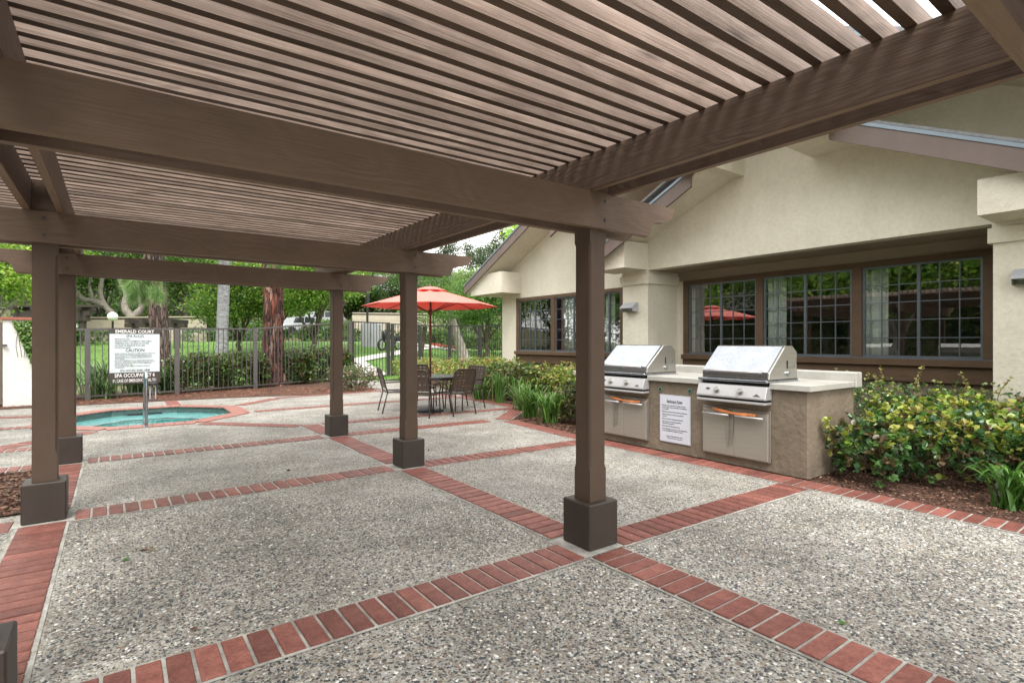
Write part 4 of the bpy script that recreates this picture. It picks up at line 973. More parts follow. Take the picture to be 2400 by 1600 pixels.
def make_chair(loc, rz, label):
    "front of the chair faces local +Y"
    r = empty('patio_chair', (*loc, 0), label, 'chair', 'strap chairs around the patio table', rz=rz)
    hw_, sd = .27, .25; T = .013
    for s in (-1, 1):
        # front leg rises into the arm, which sweeps back to the back frame
        MB().tube([(s*(hw_+.01), sd+.02, 0), (s*hw_, sd, .41)], T, 8).build('leg', M['tube'], r, world=False, smooth=True)
        MB().tube([(s*(hw_+.01), -sd-.1, 0), (s*hw_, -sd, .41)], T, 8).build('leg', M['tube'], r, world=False, smooth=True)
        MB().tube([(s*hw_, sd-.03, .41), (s*(hw_+.03), sd-.02, .5), (s*(hw_+.04), sd-.06, .575), (s*(hw_+.04), sd-.14, .61), (s*(hw_+.03), 0, .615), (s*hw_, -sd-.05, .6)], T, 8).build('arm', M['tube'], r, world=False, smooth=True)
    MB().tube([(-hw_, -sd, .41), (-hw_, sd-.03, .41), (-hw_+.04, sd+.02, .405), (hw_-.04, sd+.02, .405), (hw_, sd-.03, .41), (hw_, -sd, .41), (-hw_, -sd, .41)], T, 8).build('seat_frame', M['tube'], r, world=False, smooth=True)
    lean = .28
    def bp(x, h): return (x, -sd - lean*h, .41 + h)
    MB().tube([bp(-hw_, 0), bp(-hw_, .4), bp(-hw_+.03, .45), bp(-hw_+.08, .465), bp(hw_-.08, .465), bp(hw_-.03, .45), bp(hw_, .4), bp(hw_, 0)], T, 8).build('back_frame', M['tube'], r, world=False, smooth=True)
    MB().tube([bp(-hw_, .08), bp(hw_, .08)], T*.8, 8).build('lower_back_rail', M['tube'], r, world=False)
    st = MB(); st2 = MB()
    for i in range(9):      # seat straps across
        y = -sd + .03 + i*.056; st.box((-hw_, y-.022, .408 - .012*math.sin(pi*i/8)), (hw_, y+.022, .414 - .012*math.sin(pi*i/8)))
    for i in range(5): x = -hw_+.07+i*.1; st.box((x-.022, -sd+.01, .4), (x+.022, sd, .4065))
    st.build('seat', M['sling'], r, world=False)
    def pl(mb, x0, x1, h0, h1, off):
        vs = []
        for o in (off, off+.004):
            for x, h in ((x0,h0),(x1,h0),(x1,h1),(x0,h1)): p = bp(x, h); vs.append((p[0], p[1]+o, p[2]))
        mb.add(vs, [(3,2,1,0),(4,5,6,7),(0,1,5,4),(1,2,6,5),(2,3,7,6),(3,0,4,7)])
    for i in range(7): h = .115 + i*.055; pl(st2, -hw_, hw_, h-.021, h+.021, .003 if i % 2 else -.002)
    for i in range(6): x = -hw_+.052+i*.087; pl(st2, x-.026, x+.026, .08, .46, .0)
    st2.build('backrest', M['sling'], r, world=False)
    return r
def face(x, y): return math.atan2(TY - y, TX - x) - pi/2
chairs = [((4.58, 10.16), 'strap-back chair at the left of the table, turned sideways', .35),
          ((4.66, 9.28), 'strap-back chair mostly hidden behind the middle pergola post', -.1),
          ((5.3, 9.2), 'strap-back chair in front of the table with its back to the camera', -.12),
          ((5.9, 9.8), 'strap-back chair at the right of the table by the hedge', .15),
          ((5.38, 10.75), 'strap-back chair on the far side of the table facing the camera', .05)]
base_chair = None
for (x, y), lab, tw in chairs:
    if base_chair is None: base_chair = make_chair((x, y), face(x, y) + tw, lab)
    else:
        c = copy_tree(base_chair); c.location = (x, y, 0); c.rotation_euler = (0, 0, face(x, y) + tw); c['label'] = lab

# ------------------------------------------------------------------ foliage generators
def basis(D, roll):
    D = D / np.linalg.norm(D, axis=1, keepdims=True); up = np.tile([0, 0, 1.], (len(D), 1)); up[np.abs(D[:, 2]) > .95] = (1, 0, 0)
    S = np.cross(D, up); S /= np.linalg.norm(S, axis=1, keepdims=True); U = np.cross(S, D)
    c = np.cos(roll)[:, None]; s = np.sin(roll)[:, None]; return D, S*c + U*s, U*c - S*s
T_LEAF = (np.array([(0,0,0), (-.3,.3,.08), (-.34,.68,.1), (0,1,-.02), (.34,.68,.1), (.3,.3,.08), (0,.5,-.01)]), np.array([(0,1,2,6),(0,6,4,5),(6,2,3,3),(6,3,4,4)]))
T_ROUND = (np.array([(0,0,0), (-.26,.35,.05), (-.4,.72,.09), (0,1,.0), (.4,.72,.09), (.26,.35,.05)]), np.array([(0,1,2,3),(0,3,4,5)]))
T_QUAD = (np.array([(0,0,0), (-.3,.5,.06), (0,1,-.04), (.3,.5,.06)]), np.array([(0,1,2,3)]))
T_TRI = (np.array([(-.5,0,0), (.5,0,0), (0,1,0)]), np.array([(0,1,2)]))
def leaves(name, P, D, size, cols, m, tmpl=T_ROUND, width=1., parent=None, loc=(0,0,0), roll=None):
    n = len(P); tv, tf = tmpl; size = np.broadcast_to(size, n)
    D, S, U = basis(D, RNG.normal(0, .5, n) if roll is None else roll)
    V = P[:, None] + size[:, None, None] * (tv[None, :, 1:2]*D[:, None] + tv[None, :, 0:1]*width*S[:, None] + tv[None, :, 2:3]*U[:, None])
    F = tf[None] + (np.arange(n)*len(tv))[:, None, None]
    C = np.ones((n, len(tv), 4)); C[..., :3] = cols[:, None]
    return np_mesh(name, V.reshape(-1, 3), F.reshape(-1, tf.shape[1]), m, parent, C.reshape(-1, 4), loc=loc)
def palette(n, cols, p=None, jit=.18):
    cols = np.array(cols); c = cols[RNG.choice(len(cols), n, p=p)]; return np.clip(c * RNG.uniform(1-jit, 1+jit, (n, 1)) * RNG.uniform(.94, 1.06, (n, 3)), 0, 1)
G_DARK = [(.025,.06,.018),(.04,.09,.025),(.06,.12,.03)]
G_MID = [(.05,.11,.025),(.08,.16,.03),(.12,.2,.04)]
G_LIME = [(.13,.22,.035),(.2,.3,.05),(.09,.17,.03),(.26,.33,.07)]
G_RED = [(.05,.1,.03),(.08,.15,.04),(.13,.08,.035),(.1,.16,.04),(.11,.16,.045)]

def crown_pts(n, blobs, shell=.55):
    "points in a set of lumpy blobs: (cx,cy,cz,rx,ry,rz)"
    B = np.array(blobs, float); vol = B[:, 3]*B[:, 4]*B[:, 5]; idx = RNG.choice(len(B), n, p=vol/vol.sum())
    v = RNG.normal(size=(n, 3)); v /= np.linalg.norm(v, axis=1, keepdims=True); r = shell + (1-shell)*RNG.random(n)**.6
    lump = 1 + .12*np.sin(v[:, 0]*7 + idx) * np.cos(v[:, 2]*6 + idx*2)
    P = B[idx, :3] + v * B[idx, 3:6] * (r*lump)[:, None]; return P, v
def tree(name, x, y, h, cr, label, cat='tree', group=None, n=5000, leaf=.14, cols=G_MID, bark='bark_dark', tr=.14, blobs=None, lean=(0,0), z=None, trunk_h=.35, limbs=5, flat=.75, tmpl=T_QUAD, m='leaf', nb=9, shell=.5):
    z0 = (gz(x, y) if z is None else z) - .05
    r = empty(name, (x, y, z0), label, cat, group)
    th = h*trunk_h; tp = []; 
    for i in range(7): f = i/6; tp.append((lean[0]*f + .06*math.sin(i*2+x), lean[1]*f + .06*math.cos(i*1.7+y), th*f*1.25))
    T = MB(); T.tube(tp, [tr*(1.35 if i == 0 else 1 - .07*i) for i in range(7)], 10)
    top = Vector(tp[-1]); bl = blobs
    if bl is None:
        bl = []
        for i in range(nb):
            a = 2*pi*i/nb*2.4 + x; rr = cr*.62*math.sqrt((i+.5)/nb); zz = th + (h-th)*(.30 + .5*random.random()*(1 - .4*rr/cr))
            s = cr*random.uniform(.38, .55); bl.append((top.x + rr*math.cos(a), top.y + rr*math.sin(a), zz, s, s, s*flat))
        bl.append((top.x, top.y, h - cr*.4, cr*.5, cr*.5, cr*.4*flat/.75))
    for b in bl[:limbs+3]:
        c = Vector(b[:3]); s_ = Vector(tp[4]); mid = s_.lerp(c, .5) + Vector((random.uniform(-.1,.1)*cr, random.uniform(-.1,.1)*cr, -.08*cr))
        T.tube([s_, mid, c], [tr*.55, tr*.35, tr*.12], 6)
    T.build('trunk', M[bark], r, world=False, smooth=True)
    P, v = crown_pts(n, bl, shell); D = v*.7 + RNG.normal(0, .45, (n, 3)) + np.array([0, 0, .1])
    # leaves gather in sprays: pull towards random sub-centres
    k = max(40, n//14); ctr, _ = crown_pts(k, bl, .35); own = RNG.integers(0, k, n); P = P*.0 + ctr[own] + RNG.normal(0, 1, (n, 3)) * np.array([1, 1, .5]) * (cr*.085 + leaf*.6)
    cc = palette(n, cols)*1.3; cc *= RNG.uniform(.75, 1.3, k)[own][:, None]
    leaves('crown', P, D, leaf*RNG.uniform(.7, 1.25, n), np.clip(cc, 0, 1), M[m], tmpl, .9, r)
    return r
def hedge(name, boxes, n, leaf, cols, label, cat='hedge', p=None, m='leafg', tmpl=T_ROUND, whorl=5, z=None, stems=True, base=(0,0), colfn=None, loose=.05, group=None, leafparts=0, up=.5):
    "clipped or loose shrub mass over boxes (x0,y0,x1,y1,z0,z1)"
    bx, by = boxes[0][0], boxes[0][1]; r = empty(name, (bx, by, 0), label, cat, group)
    vol = np.array([((b[2]-b[0])*(b[3]-b[1]) + ((b[2]-b[0])+(b[3]-b[1]))*(b[5]-b[4])) for b in boxes]); ns = n // whorl
    idx = RNG.choice(len(boxes), ns, p=vol/vol.sum()); B = np.array(boxes)[idx]
    q = RNG.random((ns, 3)); face_ = RNG.random(ns); dep = np.abs(RNG.normal(0, .10, ns))
    dx = B[:, 2]-B[:, 0]; dy = B[:, 3]-B[:, 1]; dz = B[:, 5]-B[:, 4]
    a1 = dx*dy; a2 = dy*dz; a3 = dx*dz; tot = a1 + 2*a2 + 2*a3; f = face_*tot
    Dn = np.zeros((ns, 3)); 
    top = f < a1; q[top, 2] = 1 - dep[top]/dz[top]; Dn[top, 2] = 1
    s = (f >= a1) & (f < a1+a2); q[s, 0] = dep[s]/dx[s]; Dn[s, 0] = -1
    s = (f >= a1+a2) & (f < a1+2*a2); q[s, 0] = 1-dep[s]/dx[s]; Dn[s, 0] = 1
    s = (f >= a1+2*a2) & (f < a1+2*a2+a3); q[s, 1] = dep[s]/dy[s]; Dn[s, 1] = -1
    s = (f >= a1+2*a2+a3); q[s, 1] = 1-dep[s]/dy[s]; Dn[s, 1] = 1
    P = B[:, [0, 1, 4]] + q * np.stack([dx, dy, dz], -1)
    # soften the box: round off and undulate
    cx = (B[:, 0]+B[:, 2])/2; cy = (B[:, 1]+B[:, 3])/2
    tz = (P[:, 2]-B[:, 4])/dz; edge = np.minimum.reduce([q[:, 0]*dx, (1-q[:, 0])*dx, q[:, 1]*dy, (1-q[:, 1])*dy])
    P[:, 2] -= np.clip(.28-edge, 0, 1)*.55*tz*(tz > .5) * np.minimum(1, dz)
    lo = np.clip(.35-tz, 0, 1); P[:, 0] += (cx-P[:, 0])*lo*.25; P[:, 1] += (cy-P[:, 1])*lo*.25
    P += .05*np.sin(P[:, [1, 2, 0]]*5.3 + P[:, [2, 0, 1]]*3.1) + RNG.normal(0, loose, P.shape)
    P[:, 2] = np.maximum(P[:, 2], .03)
    Dn = Dn*.8 + np.array([0, 0, up]) + RNG.normal(0, .4, (ns, 3)); Dn /= np.linalg.norm(Dn, axis=1, keepdims=True)
    # whorls
    PP = np.repeat(P, whorl, 0); DD = np.repeat(Dn, whorl, 0); nn = len(PP)
    R_ = RNG.normal(0, 1, (nn, 3)); R_ -= DD*(R_*DD).sum(1, keepdims=True); R_ /= np.linalg.norm(R_, axis=1, keepdims=True)
    L = R_*.85 + DD*RNG.uniform(.25, .9, (nn, 1)); off = RNG.uniform(0, 1, (nn, 1))*leaf*.6
    PP = PP + DD*off - DD*leaf*.3; shoot = palette(ns, cols, p, .12); 
    if colfn is not None: shoot = colfn(P, shoot)
    cc = np.repeat(shoot, whorl, 0) * RNG.uniform(.8, 1.2, (nn, 1)); sz = leaf*RNG.uniform(.6, 1.15, nn)
    sel = np.ones(nn, bool)
    if leafparts:
        # the largest looking leaves are parts of their own
        dd = PP[:, 0]*FX + PP[:, 1]*FY; cand = np.argsort(dd)[:leafparts*6]; pick = RNG.choice(cand, leafparts, replace=False); sel[pick] = False
        tv, tf = T_LEAF
        for ci in range(4):
            me = bpy.data.meshes.new('leaf'); me.from_pydata([tuple(v) for v in tv], [], [tuple(dict.fromkeys(f)) for f in tf.tolist()])
            c = np.clip(np.array(cols)[ci % len(cols)], 0, 1); at = me.color_attributes.new('Col', 'FLOAT_COLOR', 'POINT')
            at.data.foreach_set('color', np.tile([*c, 1], (len(tv), 1)).astype(np.float32).ravel()); me.materials.append(M[m])
            for i in pick[ci::4]:
                d = Vector(L[i]).normalized(); u = Vector((0, 0, 1)); sx = d.cross(u).normalized(); uz = sx.cross(d)
                Mx = Matrix((sx, d, uz)).transposed().to_4x4(); o = bpy.data.objects.new('leaf', me); COL.objects.link(o); o.parent = r
                o.matrix_local = Matrix.Translation(Vector(PP[i]) - Vector((bx, by, 0))) @ Mx @ Matrix.Diagonal((sz[i]*1.1,)*3 + (1,))
    o = leaves('foliage', (PP - np.array([bx, by, 0]))[sel], L[sel], sz[sel], np.clip(cc, 0, 1)[sel], M[m], tmpl, 1., r)
    if stems:
        T = MB()
        for i in RNG.choice(ns, min(ns, 90), replace=False):
            b = B[i]; g = Vector((P[i][0] + (( b[0]+b[2])/2 - P[i][0])*.35, P[i][1] + ((b[1]+b[3])/2 - P[i][1])*.35, max(0, b[4]-.02))) ; e = Vector(P[i])
            T.tube([g, g.lerp(e, .5) + Vector((random.uniform(-.04,.04), random.uniform(-.04,.04), .03)), e], [.008, .005, .002], 5)
        so_ = T.build('stems', M['bark_dark'], r); so_['kind'] = 'stuff'; o['kind'] = 'stuff'
    return r
def strap_plant(x, y, h, spread, n, label, cols, group=None, w_=.022, z=None, cat='plant', name='strap_leaf_plant'):
    z0 = 0 if z is None else z; r = empty(name, (x, y, z0), label, cat, group); V = []; F = []; C = []
    cs = palette(n, cols)
    for i in range(n):
        a = random.uniform(0, 2*pi); L = h*random.uniform(.7, 1.15); out = spread*random.uniform(.4, 1.25); bx, by = random.gauss(0, spread*.18), random.gauss(0, spread*.18)
        seg = 6; b0 = len(V); wd = w_*random.uniform(.7, 1.2); sa, ca = math.sin(a), math.cos(a)
        droop = random.uniform(.2, 1.0)
        for s in range(seg+1):
            f = s/seg; rr = out*f**1.25; zz = L*(math.sin(f*pi*(.45+.3*droop)))/(1 if True else 1)*.85; ww = wd*(1 - f**3)*.5*(1 if s < seg else .05)
            V += [(bx+rr*ca - ww*sa, by+rr*sa + ww*ca, zz), (bx+rr*ca + ww*sa, by+rr*sa - ww*ca, zz)]; C += [(*cs[i], 1)]*2
        for s in range(seg): F.append((b0+2*s, b0+2*s+1, b0+2*s+3, b0+2*s+2))
    np_mesh('blades', V, F, M['leafg'], r, C); return r

# beds
sheet('planting_bed', [(5.62,-7),(5.62,6.2),(5.80,7.93),(7.1,9.19),(7.22,12.0),(8.2,15.5),(9.2,20.5),(13,20.5),(13,-7)], M['mulch'], 'dark bark mulch bed between patio and clubhouse', z=-.005)
sheet('planting_bed', [(-.605,5.88),(-.605,7.78),(-4.5,7.78),(-4.5,5.88)], M['mulch'], 'rectangular bark mulch bed left of the pergola posts', z=.016)
sheet('planting_bed', [(-8,15.3),(1.05,15.12),(2.59,14.95),(4.5,14.47),(4.93,14.6),(5.75,14.85),(6.1,17.2),(7.0,20.4),(3.4,19.0),(-8,17.6)], M['mulch'], 'reddish pine straw bed along the picket fence', z=.006)
def chips(name, pts, label, z, cols, L=(.02,.06), wd=.16):
    P = np.array(pts); n = len(P); P = np.column_stack([P, np.full(n, z)]); D = RNG.normal(0, 1, (n, 3)); D[:, 2] = np.abs(D[:, 2])*.12
    o = leaves(name, P, D, RNG.uniform(*L, n), palette(n, cols, None, .3), M['leaf'], T_QUAD, wd/.6*1.0, None, roll=RNG.normal(0, .5, n)); o.data.materials[0] = M['chip']
    tag(o, label, 'mulch', kind='stuff')
mm_, t_, p_, o_ = new_mat('mulch_chip'); va_ = N(t_, 'ShaderNodeVertexColor', layer_name='Col'); t_.links.new(va_.outputs[0], p_.inputs['Base Color']); p_.inputs['Roughness'].default_value = .9; M['chip'] = mm_
BROWN = [(.05,.022,.014),(.1,.045,.028),(.16,.075,.045),(.22,.12,.08),(.035,.018,.012),(.3,.2,.13)]
chips('mulch_chips', [(random.uniform(5.66, 7.6), random.uniform(.3, 3.0)) for _ in range(7500)], 'loose bark chips under the near right hedge', .002, BROWN, (.015,.05), .3)
chips('mulch_chips', [(random.uniform(5.75, 9), random.uniform(3.0, 12)) for _ in range(2500)] + [(random.uniform(5.66, 6.6), random.uniform(6.1, 8)) for _ in range(2500)], 'loose bark chips beyond the barbecue counter', .002, BROWN, (.02,.06), .3)
chips('mulch_chips', [(random.uniform(-3.4, -.62), random.uniform(5.9, 7.76)) for _ in range(6500)], 'loose bark chips in the left bed by the pergola', .02, BROWN + [(.2,.13,.09)], (.02,.06), .45)
chips('pine_straw', [(random.uniform(-5, 5.8), 0) for _ in range(1)] + [(x, 15.2 + (0 if x < 1 else -.12*(x-1)) + random.uniform(0, 2.2)) for x in [random.uniform(-5, 6.2) for _ in range(9000)]], 'long reddish pine needles strewn along the fence', .012, [(.2,.07,.04),(.28,.11,.06),(.12,.05,.03),(.34,.17,.1)], (.06,.16), .06)

# ------------------------------------------------------------------ near right hedge
def near_cols(P, c):
    "young yellow-green shoots towards the top, older dark leaves lower (the plant's own colours)"
    t = np.clip((P[:, 2]-.28)/.35, 0, 1)[:, None]; y = palette(len(P), [(.25,.31,.055),(.33,.36,.08),(.2,.29,.05),(.3,.29,.07)], None, .15)
    pick = (RNG.random(len(P)) < (.08 + .45*t[:, 0]))[:, None]; return np.where(pick, y, c)
hedge('leafy_shrub', [(6.3,1.35,7.4,2.42,.08,.68), (6.7,.2,7.8,1.5,.08,.74), (5.85,1.95,6.7,2.58,.06,.55), (6.9,1.2,7.9,2.6,.2,.74)], 15000, .066, [(.055,.12,.04),(.085,.18,.05),(.12,.23,.06),(.06,.13,.055),(.12,.09,.045)], 'broad-leaved shrub with yellow-green tips right of the barbecue counter', 'shrub', colfn=near_cols, whorl=6, tmpl=T_LEAF, leafparts=160, up=.7)
def back_cols(P, c):
    t = np.clip((P[:, 2]-.6)/.3, 0, 1)[:, None]; y = palette(len(P), [(.24,.3,.1),(.32,.32,.1),(.2,.27,.08)], None, .15)
    return np.where((RNG.random(len(P)) < .25 + .5*t[:, 0])[:, None], y, c)
hedge('small_leaf_hedge', [(7.9,.7,9.1,4.6,.1,.80), (7.2,2.7,8.6,5.5,.1,.86)], 15000, .042, [(.06,.13,.04),(.09,.18,.06),(.045,.1,.035),(.12,.2,.09)], 'small-leaved hedge under the clubhouse windows', colfn=back_cols, whorl=6, loose=.06)
# tall wispy shoots out of the hedge
def shoots(px, label, grp):
    (x, y), h = px; r = empty('hedge_shoot', (x, y, .7), label, 'shoot', grp); a = random.uniform(0, 6.28); lx, ly = .22*math.cos(a), .22*math.sin(a)
    pts = [Vector((lx*f*f, ly*f*f, h*f)) for f in np.linspace(0, 1, 8)]; MB().tube(pts, [.004]*7 + [.001], 5).build('stem', M['bark_dark'], r, world=False)
    n = 26; f = np.linspace(.25, 1, n); P = np.stack([lx*f*f, ly*f*f, h*f], -1); D = RNG.normal(0, 1, (n, 3)); D[:, 2] = D[:, 2]*.4 + .3
    leaves('leaves', P, D, .045*RNG.uniform(.7, 1.1, n), palette(n, [(.32,.33,.1),(.38,.3,.12),(.26,.3,.08)]), M['leafg'], T_ROUND, 1., r)
sh_lab = ['wispy pale shoot rising from the hedge just right of the counter ledge','wispy shoot leaning right above the hedge middle','wispy yellow shoot under the last window post','tall curved shoot below the near window','short reddish shoot beside the right pillar','thin pale shoot left of the near right pillar']
for i, q in enumerate((((7.9, 4.1), .32), ((8.1, 3.4), .3), ((8.3, 2.95), .36), ((8.2, 2.55), .38), ((8.5, 2.1), .3), ((8.4, 1.8), .26))): shoots(q, sh_lab[i], 'shoots above the hedge')
LIL = [(.07,.16,.03),(.1,.22,.04),(.14,.27,.06),(.05,.12,.025)]
strap_plant(6.08, 1.2, .4, .3, 50, 'bright green strap-leaf plant at the right edge of the photo', LIL, w_=.036)
# small fallen leaves
def fallen(x, y, s, rz, col, label):
    tv, tf = T_LEAF; me = bpy.data.meshes.new('fallen_leaf'); me.from_pydata([(v[0]*s, v[1]*s, v[2]*s+.006) for v in tv], [], [tuple(dict.fromkeys(f)) for f in tf.tolist()])
    at = me.color_attributes.new('Col', 'FLOAT_COLOR', 'POINT'); at.data.foreach_set('color', np.tile([*col, 1], (len(tv), 1)).astype(np.float32).ravel()); me.materials.append(M['leaf'])
    o = bpy.data.objects.new('fallen_leaf', me); COL.objects.link(o); o.location = (x, y, .003); o.rotation_euler = (random.uniform(-.3,.3), random.uniform(-.3,.3), rz); tag(o, label, 'leaf', 'leaves fallen on the patio')
def gp(px, py): d = 1274*1.4/(py-800); return pol(px, d)
FL = [((306,1311),.06,1.2,(.08,.2,.04),'green fallen leaf on the patio near the left brick band'),((342,1291),.07,.4,(.2,.1,.04),'curled brown fallen leaf beside the green one'),((368,1288),.06,2.,(.3,.2,.09),'tan fallen leaf right of the curled brown one'),
      ((1986,1464),.06,.3,(.1,.25,.04),'small green leaf on the right foreground patio'),((647,1287),.035,1.,(.1,.22,.04),'tiny green leaf at the middle of the left patio panel'),((464,1472),.04,2.,(.15,.06,.03),'dark red-brown leaf fragment in the left foreground')]
for (q, s, a, c_, l_) in FL: x, y = gp(*q); fallen(x, y, s, a, c_, l_)

# ------------------------------------------------------------------ planting between patio and far wing
hedge('shrub', [(7.5,9.3,8.4,11.6,.1,.78)], 8000, .07, [(.05,.11,.03),(.08,.15,.035),(.16,.2,.05),(.2,.14,.06)], 'mixed green and yellow shrub below the far wing windows', 'shrub', group=None)
hedge('shrub', [(6.75,6.6,7.9,8.0,.1,.88),(7.4,7.9,8.4,9.6,.1,.84)], 10000, .06, [(.2,.27,.055),(.3,.34,.07),(.12,.2,.045),(.3,.24,.09)], 'yellow-green shrub just left of the near post', 'shrub')
hedge('shrub', [(6.15,6.35,6.7,7.15,.1,.72)], 2200, .06, [(.035,.075,.03),(.07,.1,.035),(.15,.07,.04),(.1,.12,.04)], 'dark reddish-leaved shrub touching the left side of the near post', 'shrub')
hedge('clipped_hedge', [(7.4,12.2,8.6,16.2,.1,.62),(8.1,12.0,9.6,14.4,.1,.85),(8.2,15.8,9.6,18.6,.1,.74)], 18000, .075, [(.2,.26,.055),(.3,.33,.07),(.14,.21,.045),(.3,.18,.07)], 'yellow-green hedge along the far wing behind the chairs', tmpl=T_QUAD)
for (x, y, h, s, n, l_) in ((*pol(1248,10.1),.64,.46,75,'large strap-leaf clump at the patio corner left of the near post'),(*pol(1292,9.45),.55,.42,80,'strap-leaf clump closest to the near post'),(*pol(1226,11.0),.56,.42,60,'strap-leaf clump at the outer corner of the brick band'),(*pol(1170,12.4),.74,.26,60,'upright grassy clump right of the dining chairs'),(*pol(1222,12.0),.66,.4,55,'arching grassy clump between the grass and the strap leaves'),(*pol(1125,13.1),.6,.5,60,'low strap-leaf clump behind the right chair')):
    strap_plant(x, y, h, s, n, l_, LIL + [(.12,.2,.05)], 'strap-leaf clumps in the bed', w_=.03)
def palm(x, y, h, nf, L, label, cols, z=0, tr=.07, lean=(0,0)):
    r = empty('palm', (x, y, z), label, 'palm'); tp = [(lean[0]*f, lean[1]*f, h*f) for f in np.linspace(0, 1, 6)]
    MB().tube(tp, [tr*1.2, tr, tr, tr*.95, tr*.9, tr], 8).build('trunk', M['bark_dark'], r, world=False, smooth=True)
    top = Vector(tp[-1]); PP = []; DD = []; SZ = []; st = MB()
    for k in range(nf):
        a = 2*pi*k/nf + random.uniform(-.2,.2); el = random.uniform(.2, 1.2); l = L*random.uniform(.8, 1.1); d = Vector((math.cos(a)*math.cos(el), math.sin(a)*math.cos(el), math.sin(el))); pts = []
        for i in range(9): f = i/8; pts.append(top + d*l*f + Vector((0, 0, -.55*l*f*f)))
        st.tube(pts, [.008]*8 + [.003], 5); side = Vector((-d.y, d.x, 0)).normalized()
        for i in range(26):
            f = .15 + .85*i/26; p = top + d*l*f + Vector((0, 0, -.55*l*f*f)); tdir = (d + Vector((0, 0, -1.1*f))).normalized()
            for s in (-1, 1): PP.append(p); DD.append(side*s*.8 + tdir*.7 + Vector((0, 0, -.15))); SZ.append(L*.3*(1 - .5*f))
    st.build('fronds', M['bark_dark'], r, world=False)
    leaves('leaflets', np.array(PP), np.array([tuple(d) for d in DD]), np.array(SZ), palette(len(PP), cols), M['leafg'], T_QUAD, .13, r); return r
palm(8.1, 11.9, .45, 16, .75, 'small feathery palm beside the yellow shrubs', [(.1,.19,.05),(.15,.25,.08)])

# left side shrubs by the fence
hedge('clipped_hedge', [(1.5,17.35,6.5,18.4,.2,1.0)][:0] + [(1.2,17.2,2.6,18.2,.1,.95),(2.5,17.7,3.7,18.7,.1,.97),(3.6,18.3,5.3,19.5,.1,1.02),(5.1,19.2,6.9,20.7,.1,1.05)], 36000, .1, G_RED + [(.1,.15,.04)], 'reddish-green clipped hedge just behind the picket fence', tmpl=T_QUAD, loose=.07)
hedge('shrub', [(5.2,14.9,6.1,16.6,.1,.62)], 3200, .06, [(.1,.15,.05),(.16,.17,.07),(.07,.11,.04),(.22,.12,.08)], 'low mottled shrub at the left of the gate path', 'shrub', loose=.08)
for i, (x, y, h, s) in enumerate(((-1.1,16.9,.95,.7),(-.3,17.1,1.0,.8),(.45,17.2,.9,.8),(-.2,16.6,.6,.6),(1.0,17.3,.75,.6))):
    strap_plant(x, y, h, s, 90, ['leftmost strap-leaf clump behind the fence','tall strap-leaf clump left of the spa sign','strap-leaf clump directly below the spa sign','low strap-leaf clump at the foot of the first fence post','strap-leaf clump right of the path light'][i], [(.07,.15,.04),(.12,.22,.07),(.2,.3,.12),(.04,.09,.03)], 'strap-leaf clumps behind the fence', w_=.032)

# garden wall with ivy at far left
gw = empty('garden_wall', (-2.6, 15.6, 0), 'white garden wall with terracotta cap at the far left', 'wall')
MB().box((-1.93, 15.7, 0), (-1.3, 15.95, 1.86)).build('wall_panel', M['wallw'], gw, bevel=.01)
MB().box((-1.97, 15.66, 1.862), (-1.26, 15.99, 1.92)).build('cap', M['cap'], gw)
gd = empty('wooden_gate', (-2.5, 15.8, 0), 'brown wooden gate with latch at the left photo edge', 'gate')
for i in range(7): MB().box((-2.75 + i*.115, 15.78, .06), (-2.64 + i*.115, 15.83, 1.8)).build('board', M['trim'], gd)
MB().box((-1.945, 15.62, 1.3), (-1.86, 15.7, 1.34)).build('latch', M['iron'], gd)
n = 1100; xs = RNG.uniform(-1.78, -1.3, n); zz = 1.86 - np.abs(RNG.normal(0, .55, n)); zz = np.clip(zz, .6, 1.97); xs = np.maximum(xs, -1.75 + (1.9-zz)*.35)
iv = empty('ivy', (-1.5, 15.7, 1.2), 'green ivy trailing over the white garden wall', 'ivy')
leaves('leaves', np.stack([xs+1.5, np.full(n, -.03) + RNG.normal(0, .02, n), zz-1.2], -1), np.stack([RNG.normal(0, .6, n), -np.abs(RNG.normal(.3, .2, n)), -np.abs(RNG.normal(.6, .3, n))], -1), .075*RNG.uniform(.6, 1.1, n), palette(n, [(.1,.2,.05),(.17,.3,.08),(.26,.36,.12)]), M['leafg'], T_ROUND, 1., iv)
st = MB()
for i in range(9):
    x = -1.7 + i*.05; st.tube([(x+1.5+.02*math.sin(j+i), -.012, .7 - j*.12) for j in range(8)], .004, 5)
st.build('vines', M['bark_dark'], iv, world=False)

